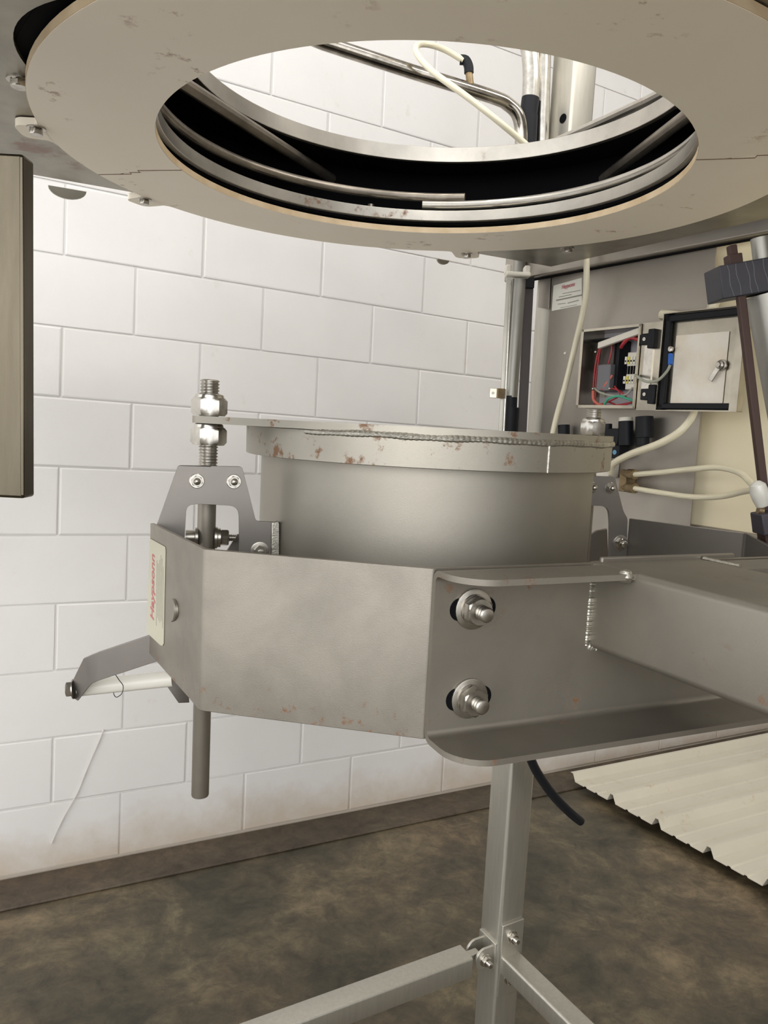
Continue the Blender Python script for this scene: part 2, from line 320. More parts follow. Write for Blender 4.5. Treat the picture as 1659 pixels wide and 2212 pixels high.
# ------------------------------------------------------------------ fastener helpers
def bolt(parent, c, ax, R, nut_h, stud_r, stud_l, wash_r=None, name='bolt', mt=None, ref=None, wash2=False):
    """washer + nut + stud end as a part with sub-parts, c on the plate face"""
    mt = mt or CHROME; ax = Vector(ax).normalized(); c = Vector(c); t = 0
    wash_r = wash_r or R*1.25; w = R*0.16
    h = MB().lathe([(0.0001, 0), (wash_r, 0), (wash_r, w*.8), (wash_r*.93, w), (0.0001, w)], c, ax, 28)
    if wash2: h.lathe([(0.0001, w), (R*1.02, w), (R*1.02, w*1.9), (0.0001, w*1.9)], c, ax, 24); w *= 1.9
    b = h.build(name, mt, parent)
    MB().hexnut(c+ax*w, ax, R, nut_h, ref=ref).build('nut', mt, b)
    MB().thread(c+ax*(w+nut_h), ax, stud_r, stud_l, stud_r*.45, 16).build('stud', mt, b)
    return b
# ------------------------------------------------------------------ spout (welded round hopper outlet)
C = Vector((0.066, 1.29, 0)); MU = mv((0, 0, 1))
rod_l = Vector((-0.2645, 1.14, 0)); rod_r = Vector((0.396, 1.50, 0))
sp = thing('hopper_spout', m(C.x, C.y, -0.36), 'grey blasted steel round spout with a flat lugged top flange and rusty collar', 'spout')
MB().lathe([(0.2725, -0.36), (0.2725, -0.05), (0.268, -0.05), (0.268, -0.36)], m(*C), MU, 96, closed=True).build('spout_barrel', SPOUT, sp)
MB().lathe([(0.297, -0.0535), (0.2975, -0.011), (0.2725, -0.011), (0.2725, -0.0535)], m(*C), MU, 96, closed=True).build('collar', COLLAR, sp, bevel=0.0008)
# flange outline: circle plus two tapering lugs toward the rods
def lug_outline(R, lr, t, n=40):
    pts = []
    def tang(cc):
        d = cc-C.xy; D = d.length; a = math.atan2(d.y, d.x); b = math.acos((R-lr)/D); return a, b
    aL, bL = tang(rod_l.xy); aR, bR = tang(rod_r.xy)
    # order counter-clockwise from right lug
    if aL < 0: aL += 2*PI
    for i in range(13): th = aR-bR+2*bR*i/12; pts.append(Vector((rod_r.x+lr*math.cos(th), rod_r.y+lr*math.sin(th), t)))
    for i in range(n+1): th = aR+bR+(aL-bL-aR-bR)*i/n; pts.append(Vector((C.x+R*math.cos(th), C.y+R*math.sin(th), t)))
    for i in range(13): th = aL-bL+2*bL*i/12; pts.append(Vector((rod_l.x+lr*math.cos(th), rod_l.y+lr*math.sin(th), t)))
    for i in range(n+1): th = aL+bL+(aR-bR+2*PI-aL-bL)*i/n; pts.append(Vector((C.x+R*math.cos(th), C.y+R*math.sin(th), t)))
    return pts
outl = [wv(p) for p in lug_outline(0.298, 0.024, -0.0105)]
holes = [[wv(Vector((c.x+r*math.cos(2*PI*i/n), c.y+r*math.sin(2*PI*i/n), -0.0105))) for i in range(n)] for c, r, n in ((C, 0.268, 72), (rod_l, 0.0152, 24), (rod_r, 0.0152, 24))]
MB().prism([outl]+holes, MU*0.0105).build('top_flange', COLLAR, sp)
# rippled weld bead under the flange rim
wb = MB(); pts = []; rad = []
for i in range(481):
    th = math.radians(-127+107*i/480); rr = 0.2972; pts.append(m(C.x+rr*math.cos(th), C.y+rr*math.sin(th), -0.0128-0.0006*math.sin(i*.05))); rad.append(0.0040+0.0007*abs(math.sin(i*.5))+0.0005*math.sin(i*.11))
wb.tube(pts, 0.003, 8, rads=rad).build('weld_bead', WELD, sp)
th = math.radians(-59.5); q = Vector((C.x+0.2976*math.cos(th), C.y+0.2976*math.sin(th), 0))
MB().tube([m(q.x, q.y, -0.014-0.0039*i) for i in range(11)], 0.002, 8, rads=[0.0014+0.0008*random.random() for _ in range(11)]).build('seam_weld', WELD, sp)
# ------------------------------------------------------------------ levelling rods
def zrod(y, c): # height on a rod seen at picture row y
    d = rayf(MF, 0, 0)
    best = 0
    lo, hi = -1.5, 1.0
    for _ in range(40):
        mid = (lo+hi)/2; v = MF.inverted() @ Vector((c.x, c.y, mid)); yy = CY-F*v.y/v.z
        if yy > y: lo = mid
        else: hi = mid
    return (lo+hi)/2
def rod(c, R, label, zb, ztop):
    zs = zrod
    t = thing('levelling_rod', m(c.x, c.y, zb), label, 'threaded rod', 'levelling rods of the spout flange')
    MB().lathe([(0.0001, zb), (R*.9, zb), (R*.95, zb+.002), (R*.95, -0.075), (0.0001, -0.075)], m(c.x, c.y, 0), MU, 28).build('shaft', TUBEM if False else ARM, t)
    MB().thread(m(c.x, c.y, -0.0755), MU, R, ztop+0.0755, 0.0046, 28).build('thread', WORN, t)
    ref = mv(az(-73+28))
    for z0, up in ((0.0008, True), (-0.0112-0.031, True)):
        hgt = 0.0235; mt = CHROME
        n = MB().hexnut(m(c.x, c.y, z0), MU, 0.0263, hgt+0.0025, ref=ref, ch=0.16)
        n.lathe([(R*1.02, hgt), (0.0212, hgt), (0.0215, hgt+.003), (0.0205, hgt+0.0068), (0.0185, hgt+0.008), (R*1.0, hgt+0.008)], m(c.x, c.y, z0), MU, 28)
        n.build('lock_nut', mt, t)
    return t
ztl = zrod(820, rod_l)
rod(rod_l, 0.0142, 'threaded rod with two lock nuts at the left lug, shaft hanging below the frame', zrod(1718, rod_l), ztl)
rod(rod_r, 0.0142, 'vertical threaded rod with bright lock nut behind the right end of the spout flange', -0.42, zrod(884, rod_r))
# ------------------------------------------------------------------ octagonal frame
P1 = Vector((-0.331, 1.082, 0)); P2 = Vector((-0.2095, 0.890, 0)); P3 = Vector((0.0575, 0.8385, 0))
WD = az(24.2); WN = az(24.2-90)                          # along the web / out of it towards the camera
ZT, ZB = -0.155, -0.352
fr = thing('spout_frame', m(0.0, 1.0, ZB), 'bent grey steel frame band half round the spout with rusty bottom edge and side label', 'steel frame')
def fillet(a, b, c, r, n=6):
    u = (a-b).normalized(); v = (c-b).normalized(); ang = u.angle(v); d = r/math.tan(ang/2); p = b+u*d; q = b+v*d; cc = b+(u+v).normalized()*(r/math.sin(ang/2)); out = []
    a0 = p-cc; a1 = q-cc
    for i in range(n+1): out.append(cc+a0.slerp(a1, i/n).normalized()*a0.length)
    return out
P4 = P3+WD*0.62
path = [P1.copy()]
nn = 10
# left face split so its lower edge can be cut away
cutA = pp(332, 1430, P2, (P2-P1).cross(UP)); cutB = pp(408, 1517, P2, (P2-P1).cross(UP)); cut0 = pp(317, 1414, P2, (P2-P1).cross(UP))
path += [Vector((cutA.x, cutA.y, 0)), Vector((cutB.x, cutB.y, 0))]
path += fillet(P1, P2, P3, 0.012); path += fillet(P2, P3, P4, 0.010); path += [P4]
zbs = [ZB+0.008, ZB+0.007, ZB+0.002]+[ZB]*(len(path)-3)
def band(path, zts, zbs, th, side=1):
    s = MB(); n = len(path); vs = []
    for i, p in enumerate(path):
        t = (path[min(i+1, n-1)]-path[max(i-1, 0)]).normalized(); nrm = Vector((-t.y, t.x, 0))*side
        for q in (p, p+nrm*th):
            vs += [m(q.x, q.y, zts[i]), m(q.x, q.y, zbs[i])]
    fs = []
    for i in range(n-1):
        a = i*4; b = a+4; fs += [(a, b, b+1, a+1), (a+2, a+3, b+3, b+2), (a, a+2, b+2, b), (a+1, b+1, b+3, a+3)]
    fs += [(0, 1, 3, 2), (n*4-4, n*4-2, n*4-1, n*4-3)]
    return s.add(vs, fs)
band(path, [ZT]*len(path), zbs, 0.006).build('bent_band', STEEL, fr, bevel=0.0008)
# right rear part of the band
B1 = Vector((0.4712, 1.469, 0)); B2 = Vector((0.6282, 1.3214, 0)); q3 = pz(1659, 1179, ZT); B3 = Vector((q3.x, q3.y, 0)); B3 = B2+(B3-B2)*1.25
pr = [B1]+fillet(B1, B2, B3, 0.01)+[B3]
band(pr, [ZT]*len(pr), [ZB]*len(pr), 0.006).build('rear_band', PLATE, fr, bevel=0.0008)
# label plate
dl = (P2-P1).normalized(); nl = Vector((dl.y, -dl.x, 0)); 
if nl.dot(Vector((0, -1, 0))) < 0: nl = -nl
lab = [pp(x, y, P2+nl*0.0004, nl) for x, y in ((325, 1163), (350, 1177), (357, 1181), (358, 1189), (354, 1390), (352, 1395), (347, 1393), (320, 1368), (318, 1363))]
lp = MB().prism([[wv(p) for p in lab]], mv(nl)*0.0009).build('name_label', LABEL, fr); tag(lp, 'cream label with vertical red lettering')
def text(body, size, org, xd, yd, mt, parent, name='lettering', sx=1.0, bold=0):
    c = bpy.data.curves.new(name, 'FONT'); c.body = body; c.size = size; c.extrude = 0.00008; c.offset = bold; c.shear = 0.15 if bold else 0
    c.materials.append(mt); tmp = bpy.data.objects.new(name, c); me = bpy.data.meshes.new_from_object(tmp); bpy.data.objects.remove(tmp); me.materials.clear(); me.materials.append(mt); o = bpy.data.objects.new(name, me); sc.collection.objects.link(o); o.parent = parent
    x = Vector(xd).normalized(); y = Vector(yd); y = (y-x*y.dot(x)).normalized(); z = x.cross(y)
    R = Matrix((x, y, z)).transposed().to_4x4(); o.matrix_local = Matrix.Translation(Vector(org)-WL[parent.name]) @ R @ Matrix.Diagonal((sx, 1, 1, 1)); return o
t0 = wv(pp(331.5, 1345, P2+nl*0.0016, nl)); t1 = wv(pp(333.5, 1200, P2+nl*0.0016, nl))
xd = (t1-t0); up_ = -mv(dl)
text('Haypsonn', 0.024, t0+xd.normalized()*0.002, xd, up_, RED, lp, sx=0.98, bold=0.0005)
rl = random.Random(3)
for i in range(6):
    a = wv(pp(337+i*2.7, 1360+i*2, P2+nl*0.0016, nl))
    body = ''.join(rl.choice('lllliiiinnrtt ') for _ in range(26+rl.randrange(8)))
    ln = MB().box(a+xd.normalized()*(0.05+0.012*rl.random()), xd.normalized(), up_, mv(nl), 0.035+0.012*rl.random(), 0.00032, 0.0001); ln.build('print_line', INK, lp)
# weld scar on the left face
sc_pts = [wv(pp(x, y, P2+nl*0.001, nl)) for x, y in ((374, 1296), (379, 1303), (382, 1315), (381, 1328), (376, 1338), (371, 1342))]
MB().tube(smoothpath(sc_pts, 4), 0.003, 8, rads=[0.001+0.0032*math.sin(PI*min(1, (i+2)/20)) for i in range(21)]).build('weld_scar', ARM, fr)
# upright bracket plates that carry the rods
def upright(o1, outer, hole, boltpx, fwd, foot=None, th=0.006, ax=None):
    n = ax
    loops = [[pp(x, y, o1, n) for x, y in outer]]
    if hole: loops.append([pp(x, y, o1, n) for x, y in hole])
    b = MB().prism([[wv(p) for p in l] for l in loops], mv(n)*-th).build('upright_plate', PLATE, fr, bevel=0.0012)
    for x, y in boltpx:
        c = wv(pp(x, y, o1+n*0.0, n)); bb = MB().lathe([(0.0001, 0), (0.0105, 0), (0.0105, .0012), (0.0098, .0018), (0.0001, .0018)], c, mv(n), 24).build('washer', CHROME, b)
        s = MB().hexnut(c+mv(n)*.0018, mv(n), 0.0082, 0.006); s.lathe([(0.0052, .007), (0.0052, .0095), (0.0042, .0118), (0.0022, .0132), (0.0001, .0136)], c, mv(n), 20); s.build('acorn_nut', WORN, b)
    return b
uo = Vector((-0.325, 1.075, 0)); ud = (Vector((-0.156, 1.128, 0))-uo).normalized(); un = Vector((ud.y, -ud.x, 0))
def rnd(pts, r=10, n=4):
    out = []; k = len(pts)
    for i, p in enumerate(pts):
        rr = p[2] if len(p) > 2 else 0
        if not rr: out.append(Vector(p[:2])); continue
        b = Vector(p[:2]); a = Vector(pts[i-1][:2]); c = Vector(pts[(i+1) % k][:2]); u = (a-b).normalized()*rr; v = (c-b).normalized()*rr
        for j in range(n+1):
            t = j/n; out.append((b+u)*(1-t)**2+b*2*t*(1-t)+(b+v)*t*t)
    return [tuple(p) for p in out]
outer = rnd([(385, 1005, 6), (341, 1128, 8), (331, 1150), (331, 1215), (440, 1260), (602, 1262), (602, 1128), (553, 1126, 8), (523, 1008, 6)])
hole = rnd([(438-2, 1089), (403, 1090, 16), (398, 1175), (396, 1225), (517, 1232), (517, 1180), (516, 1093, 22)])
up1 = upright(uo, outer, hole, ((425, 1039), (505, 1040)), 1, ax=un)
# foot flange welded to the barrel, with washer and nut at its base
f0 = pp(577, 1160, uo+un*0.002, un)
MB().prism([[wv(pp(x, y, uo+un*0.001, un)) for x, y in ((586, 1128), (600, 1124), (602, 1132), (602, 1262), (584, 1262))]], mv(un)*0.004).build('foot_weld', WELD, fr, bevel=0.0015)
c = wv(pp(561, 1190, uo, un)); bolt(fr, c, mv(un), 0.0095, 0.007, 0.005, 0.004, 0.0135, mt=WORN)
# rear leaf of the left bracket and cross bolt through the rod
MB().prism([[wv(pp(x, y, uo-un*0.055, un)) for x, y in ((486, 1196), (512, 1155), (530, 1150), (545, 1260), (480, 1260))]], mv(un)*-0.005).build('rear_leaf', PLATE, fr, bevel=0.001)
cc = wv(Vector((rod_l.x, rod_l.y, zrod(1161, rod_l)))); ax = mv(az(14))
cb = MB().lathe([(0.0001, 0.012), (0.0165, 0.012), (0.0165, 0.016), (0.0145, 0.017), (0.0145, 0.021), (0.0001, 0.021)], cc, ax, 24).lathe([(0.0001, -0.012), (0.015, -0.012), (0.015, -0.016), (0.011, -0.017), (0.011, -0.03), (0.0001, -0.03)], cc, ax, 24).build('cross_bolt', WORN, fr)
MB().hexnut(cc+ax*0.021, ax, 0.0125, 0.012).thread(cc+ax*0.033, ax, 0.0055, 0.011, 0.0025, 14).build('nut', WORN, cb)
# right upright
ro = Vector((0.471, 1.465, 0)); rd = az(17); rn = Vector((rd.y, -rd.x, 0))
outer = rnd([(1240, 1026), (1240, 1300), (1351, 1300), (1356, 1120, 6), (1347, 1105, 8), (1328, 1030, 5)])
hole = rnd([(1250, 1092), (1250, 1240), (1316, 1240), (1318, 1130), (1315, 1093, 18)])
upright(ro, outer, hole, ((1279, 1053), (1318, 1054)), 1, ax=rn)
c = wv(pp(1340, 1173, ro, rn)); bolt(fr, c, mv(rn), 0.0105, 0.009, 0.0065, 0.006, 0.0155, mt=CHROME)
MB().prism([[wv(pp(x, y, ro-rn*0.06, rn)) for x, y in ((1255, 1168), (1275, 1155), (1290, 1146), (1312, 1142), (1316, 1260), (1250, 1260))]], mv(rn)*-0.005).build('rear_leaf', PLATE, fr, bevel=0.001)
# ------------------------------------------------------------------ roller arm at the left
def pY(x, y, Y): return wv(py(x, y, Y))
ra = thing('roller_arm', pY(330, 1440, 1.12), 'bent grey steel arm holding a white plastic roller at the left of the frame', 'roller')
def sheetpoly(pts, th, name, mt, parent, bevel=0.0008):
    vs = [wv(p) for p in pts]; n = (vs[1]-vs[0]).cross(vs[2]-vs[0]).normalized()
    if n.dot(vs[0]-CAM) < 0: n = -n
    return MB().prism([vs], n*th).build(name, mt, parent, bevel=bevel)
s = MB()
top = [(333, 1369, 1.075), (213, 1409, 1.10), (196, 1416, 1.105), (180, 1423, 1.115), (157, 1470, 1.155)]
bot = [(345, 1427, 1.075), (214, 1470, 1.10), (200, 1476, 1.105), (191, 1484, 1.115), (168, 1514, 1.155)]
vs = []
for (x, y, Y), (x2, y2, Y2) in zip(top, bot): vs += [py(x, y, Y), py(x2, y2, Y2), py(x, y, Y)+Vector((0, 0.006, 0)), py(x2, y2, Y2)+Vector((0, 0.006, 0))]
# rounded tip
tipc = [(153, 1480, 1.16), (155, 1506, 1.16)]
vs += [py(*tipc[0]), py(*tipc[1]), py(*tipc[0])+Vector((0.002, 0.006, 0)), py(*tipc[1])+Vector((0.002, 0.006, 0))]
fs = []; n = 6
for i in range(n-1):
    a = i*4; b = a+4; fs += [(a, b, b+1, a+1), (a+2, a+3, b+3, b+2), (a, a+2, b+2, b), (a+1, b+1, b+3, a+3)]
fs += [(0, 1, 3, 2), (n*4-4, n*4-2, n*4-1, n*4-3)]
s.add([wv(v) for v in vs], fs).build('bent_arm', PLATE, ra, bevel=0.0006)
ra0 = pY(168, 1487, 1.165); ra1 = pY(372, 1466, 1.19); rax = (ra1-ra0).normalized()
MB().tube([ra0, ra1], 0.0125, 24).build('roller', PVC, ra)
hb = MB().lathe([(0.0001, 0), (0.0155, 0), (0.0155, 0.0018), (0.0001, 0.0018)], pY(160, 1488, 1.158), -rax, 24).build('washer', WORN, ra)
MB().hexnut(pY(159, 1488, 1.158)-rax*0.0015, -rax, 0.0125, 0.009).build('bolt_head', WORN, hb)
sheetpoly([py(358, 1440, 1.185), py(361, 1483, 1.185), py(386, 1519, 1.19), py(409, 1518, 1.20), py(405, 1440, 1.20)], 0.005, 'inner_arm', PLATE, ra)
loop = [pY(x, y, Y) for x, y, Y in ((250, 1458, 1.16), (258, 1470, 1.152), (266, 1482, 1.150), (263, 1498, 1.152), (252, 1506, 1.155), (246, 1500, 1.165), (246, 1492, 1.178))]
o = MB().tube(smoothpath(loop, 6), 0.0006, 6).build('wire_loop', BLACK, None); tag(o, 'thin dark wire looped round the white roller', 'wire')
# ------------------------------------------------------------------ support arm: channel + rectangular tube
sa = thing('support_arm', m(0.35, 0.9, ZB), 'heavy grey steel channel bracket with welded rectangular arm running toward the right', 'steel bracket')
FWD = 0.083; FTOP = 0.070; TH = 0.0068
def channel():
    # profile in (n = out of the web, z); outer contour from top lip to bottom lip, then inner contour
    r = 0.014; ri = r-TH if r > TH else 0.002; zt, zb = ZT, ZB-0.001
    outp = [(FTOP, zt)]; inp = [(FTOP, zt-TH)]
    for i in range(7):
        a = PI/2*i/6; outp.append((r-r*math.sin(a), zt-r+r*math.cos(a))); inp.append((r-ri*math.sin(a), zt-r+ri*math.cos(a)))
    for i in range(7):
        a = PI/2*i/6; outp.append((r-r*math.cos(a), zb+r-r*math.sin(a))); inp.append((r-ri*math.cos(a), zb+r-ri*math.sin(a)))
    outp.append((FWD, zb)); inp.append((FWD, zb+TH))
    # subdivide flanges near the lip so the end corner can be rounded
    def sub(pr):
        q = []
        a, b = pr[0], pr[1]
        for i in range(9): t = 1-math.cos(i/9*PI/2); q.append((a[0]+(b[0]-a[0])*t, a[1]))
        q += pr[1:-1]; a, b = pr[-2], pr[-1]
        for i in range(1, 10): t = math.sin(i/9*PI/2); q.append((a[0]+(b[0]-a[0])*t, b[1]))
        return q
    outp, inp = sub(outp), sub(inp); n = len(outp)
    def tstart(nn_, z=-1):
        R = 0.045; x = nn_-((FTOP if z > -0.2 else FWD)-R)
        return 0.004 if x <= 0 else 0.004+R-math.sqrt(max(0, R*R-x*x))
    t1 = 0.80; vs = []; B = P3-WD*0.004+WN*0.0005
    for pr in (outp, inp):
        for (q, z) in pr: p = B+WN*q+WD*tstart(q, z); vs.append(m(p.x, p.y, z))
        for (q, z) in pr: p = B+WN*q+WD*t1; vs.append(m(p.x, p.y, z))
    fs = []
    for i in range(n-1):
        fs += [(i, i+1, n+i+1, n+i), (2*n+i, 3*n+i, 3*n+i+1, 2*n+i+1), (i, 2*n+i, 2*n+i+1, i+1), (n+i, n+i+1, 3*n+i+1, 3*n+i)]
    fs += [(0, n, 3*n, 2*n), (n-1, 3*n-1, 4*n-1, 2*n-1)]
    return MB().add(vs, fs)
ch = channel().build('channel', ARM, sa, smooth=35)
webn = WN; webp = P3+WN*(TH+0.0008)
# backing plate rising a touch above the flange
a = pz(1262, 1213, ZT+0.004); b_ = P3+WD*0.235; c_ = P3+WD*0.46
MB().box(m(*(b_+(c_-b_)*.5-WN*0.004+Vector((0, 0, ZT-0.035)))), mv(WD), mv(WN), MU, (c_-b_).length/2, 0.003, 0.0415).build('backing_plate', ARM, sa, bevel=0.002)
# rectangular tube
TD = az(-61.5); TP = az(28.5)
tl = Vector((0.2895, 0.867, 0)); TW = 0.183; ztop = ZT+0.0006; zbot = -0.260; L0 = -0.078; L1 = 0.62
def rrect(w, z0, z1, r, n=5):
    out = []
    for cx_, cz_, a0 in ((w-r, z1-r, 0), (r, z1-r, PI/2), (r, z0+r, PI), (w-r, z0+r, 1.5*PI)):
        for i in range(n+1): a = a0+PI/2*i/n; out.append((cx_+r*math.cos(a), cz_+r*math.sin(a)))
    return out
s = MB(); rr = rrect(TW, zbot, ztop, 0.009); n = len(rr); vs = []
for L in (L0, L1):
    for q, z in rr: p = tl+TP*q+TD*L; vs.append(m(p.x, p.y, z))
s.add(vs, [(i, (i+1) % n, n+(i+1) % n, n+i) for i in range(n)]+[tuple(range(n)), tuple(reversed(range(n, 2*n)))]).build('arm_tube', ARM, sa, smooth=35)
# welds
def lump(pts, r, name, parent, n=40, amp=.35, mt=None):
    P = smoothpath(pts, max(2, n//(len(pts)-1))); MB().tube(P, r, 8, rads=[r*(1+amp*math.sin(i*1.9)+.12*random.random()) for i in range(len(P))]).build(name, mt or WELD, parent)
tc = tl+TD*(-0.068)
lump([m(tc.x-0.001, tc.y-0.001, z) for z in (ZT-0.010, -0.19, -0.225, zbot+0.004)], 0.0072, 'weld_bead', sa, 120, .05)
tb = tc+TP*0.05
lump([m(tc.x, tc.y-.003, zbot+0.003), m(tc.x+(tb.x-tc.x)*.3, tc.y+(tb.y-tc.y)*.3-.004, zbot)], 0.0045, 'weld_bead', sa, 12)
MB().lathe([(0.0001, -.009), (.006, -.006), (.0095, 0), (.006, .007), (.0001, .009)], wv(pz(1351, 1246, ZT-.004)), MU, 16).build('weld_blob', WELD, sa)
tr = tl+TP*TW
lump([m(*(tr+TD*(-0.055+0.055*i/3)+Vector((0, 0, ZT+.0008)))) for i in range(4)], 0.0030, 'weld_bead', sa, 20, .1)
for (x, y) in ((1022, 1315), (1013, 1508)):
    wp_ = pp(x, y, webp, webn); wpt = wv(wp_); ax = mv(WN)
    # black patch standing for the shade inside the adjustment opening behind the washer
    sl = []
    for i in range(24):
        a = 2*PI*i/24; dx = 0.0165*(1 if math.cos(a) > 0 else -1)+0.0135*math.cos(a); dz = 0.0135*math.sin(a); sl.append(wpt+mv(WD)*dx*1.0+MU*dz-mv(WN)*0.0006)
    MB().prism([sl], mv(WN)*0.0005).build('slot_shade', VOID, sa)
    b = bolt(sa, wpt+mv(WN)*0.0002, ax, 0.0172, 0.0125, 0.0088, 0.014, 0.0235, mt=WORN, wash2=True, ref=MU)
# ------------------------------------------------------------------ stand: post and braces
PA = az(30); PB = az(120)
pc = py(1085, 1930, 1.40); pc = Vector((pc.x, pc.y, 0)); w = 0.0605
cen = pc+PA*w/2+PB*w/2
def floor_z(p):   # machine height at which a machine column meets the room floor
    z = -1.3
    for _ in range(20):
        q = wv(Vector((p.x, p.y, z))); z -= q.z
    return z
zf = floor_z(cen)
st = thing('machine_stand', m(cen.x, cen.y, zf), 'grey square steel post with two bolted horizontal braces standing on the floor', 'stand')
def sqtube(c, d1, d2, w1, w2, a, b, r, name, mt, parent, axis):
    """rounded square tube from a to b along axis (all machine frame)"""
    s = MB(); rr = rrect(w1, 0, w2, r, 4); n = len(rr); vs = []
    for t in (a, b):
        for q, z in rr: vs.append(wv(c+d1*(q-w1/2)+d2*(z-w2/2)+axis*t))
    s.add(vs, [(i, (i+1) % n, n+(i+1) % n, n+i) for i in range(n)]+[tuple(range(n)), tuple(reversed(range(n, 2*n)))])
    return s.build(name, mt, parent, smooth=35)
sqtube(cen, PA, PB, w, w, zf+0.008, -0.37, 0.006, 'post', POSTM, st, Vector((0, 0, 1)))
MB().box(m(cen.x, cen.y, zf+0.005), mv(PA), mv(PB), MU, 0.06, 0.06, 0.004).build('foot_plate', POSTM, st)
zB = zrod(2066, pc)    # brace level
zl = zB-0.012
la = cen-PA*(w/2+0.055)
sqtube(Vector((la.x, la.y, zl)), PB, UP, 0.045, 0.042, 0, 0.95, 0.004, 'brace', POSTM, st, -PA)
# clevis lugs of the left brace
lc = cen-PA*(w/2+0.022)-PB*0.014
for k in (0, 1):
    c0 = lc+PB*0.03*k; z0 = zB-0.006
    ring = [c0+PA*(0.021*math.cos(a)) for a in ()]
    pts = []
    for i in range(13): a = PI/2+PI*i/12; pts.append(c0+PA*(0.022*math.cos(a))+UP*(z0+0.022*math.sin(a)))
    pts += [c0+PA*0.022+UP*(z0-0.022), c0+PA*0.022+UP*(z0+0.022)]
    MB().prism([[wv(p) for p in pts]], mv(-PB)*0.005).build('clevis_lug', POSTM, st, bevel=0.0008)
MB().box(wv(cen-PA*(w/2+0.002)+UP*(zB-0.006)), mv(PA), mv(PB), MU, 0.0025, 0.026, 0.03).build('lug_plate', POSTM, st, bevel=0.001)
bolt(st, wv(lc-PB*0.005+UP*(zB-0.008)), mv(-PB), 0.0105, 0.008, 0.006, 0.010, 0.0125, mt=CHROME)
MB().box(wv(lc-PA*0.026+PB*0.012+UP*(zB-0.002)), mv(PA), mv(PB), MU, 0.02, 0.008, 0.006).build('tongue', POSTM, st, bevel=0.001)
# right brace with end plate on the post's right face
rc = cen-PB*(w/2+0.005); rc = Vector((rc.x, rc.y, zB-0.022))
sqtube(rc, PA, UP, 0.043, 0.038, 0.0, 1.0, 0.005, 'brace', POSTM, st, -PB)
z1, z2 = zrod(1990, cen-PB*w/2), zrod(2142, cen-PB*w/2)
MB().box(wv(cen-PB*(w/2+0.0025)+UP*((z1+z2)/2)), mv(PA), mv(PB), MU, w/2-0.0035, 0.0025, (z1-z2)/2).build('end_plate', POSTM, st, bevel=0.001)
for yy in (2024, 2112):
    q = cen-PB*(w/2+0.005)-PA*0.002; zz = zrod(yy, q); bolt(st, wv(Vector((q.x, q.y, zz))), mv(-PB), 0.0105, 0.008, 0.006, 0.009, 0.0125, mt=CHROME)
# ------------------------------------------------------------------ black cable end hanging below the frame
cb = [pY(x, y, 1.30+0.02*i) for i, (x, y) in enumerate(((1118, 1585), (1140, 1625), (1160, 1668), (1195, 1718), (1232, 1756), (1254, 1774)))]
o = MB().tube(smoothpath(cb, 6), 0.0085, 14).build('hanging_hose', BLACK, None); tag(o, 'short black rubber hose end hanging beneath the channel bracket', 'hose')
# ------------------------------------------------------------------ upper ring head
HA = az(27.7); HB = az(117.7); RC = Vector((0.036, 1.345, 0)); ZD = 0.43
hd = thing('ring_head', m(RC.x, RC.y, ZD), 'large cream plastic ring disc bolted under a stained steel plate overhead', 'machine head')
a_l = math.atan2(*(reversed((pz(320, 368, ZD)-RC).xy))); a_r = math.atan2(*(reversed((pz(1600, 342, ZD)-RC).xy)))
if a_l < 0: a_l += 2*PI
def discpart(a0, a1, s0, s1):
    rs = [0.43, 0.47, 0.514, 0.5145, 0.535, 0.5355, 0.56, 0.603]; N_ = 72; vs = []; fs = []
    for z in (ZD, ZD+0.012):
        for r in rs:
            j0 = s0*(0.0 if r < 0.51 else (0.02 if r < 0.536 else 0.035)); j1 = s1*(0.0 if r < 0.51 else (0.02 if r < 0.536 else 0.035))
            for i in range(N_+1):
                t = a0+j0+(a1+j1-a0-j0)*i/N_; vs.append(m(RC.x+r*math.cos(t), RC.y+r*math.sin(t), z))
    K = len(rs); q = N_+1
    for i in range(K-1):
        for j in range(N_):
            a = i*q+j; fs.append((a, a+1, a+q+1, a+q)); b = a+K*q; fs.append((b, b+q, b+q+1, b+1))
    for j in range(N_):
        fs.append((j, K*q+j, K*q+j+1, j+1)); a = (K-1)*q+j; fs.append((a, a+1, K*q+a+1, K*q+a))
    for i in range(K-1):
        a = i*q; fs.append((a, a+q, K*q+a+q, K*q+a)); a = i*q+N_; fs.append((a, K*q+a, K*q+a+q, a+q))
    return MB().add(vs, fs)
g = 0.0024
def tab(c, d, L=0.055, hw=0.030):
    """rounded tab sticking out of the disc at machine point c in direction d"""
    d = d.normalized(); e = Vector((-d.y, d.x, 0)); pts = []; c = c+d*0.0025
    for i in range(7): a = -PI/2+PI/2*i/6; pts.append(c+d*(L-0.018+0.018*math.cos(a))+e*(-hw+0.018+0.018*math.sin(a)))
    for i in range(7): a = PI/2*i/6; pts.append(c+d*(L-0.018+0.018*math.cos(a))+e*(hw-0.018+0.018*math.sin(a)))
    pts += [c+d*0.008+e*(hw+0.002), c+d*0.002+e*(hw+0.010), c-d*0.001+e*(hw+0.022), c-e*(hw+0.022)-d*0.001, c+d*0.002-e*(hw+0.010), c+d*0.008-e*(hw+0.002)]
    return pts
d1 = discpart(a_r+g, a_l-g, -1, -1)       # far half
d1.v = d1.v
tabs_far = [(312, 437), (1008, 553)]
mats = PLAS
far = d1.build('disc_half', PLAS, hd, smooth=35)
near = discpart(a_l+g, a_r+2*PI-g, -1, -1).build('disc_half', PLAS, hd, smooth=35)
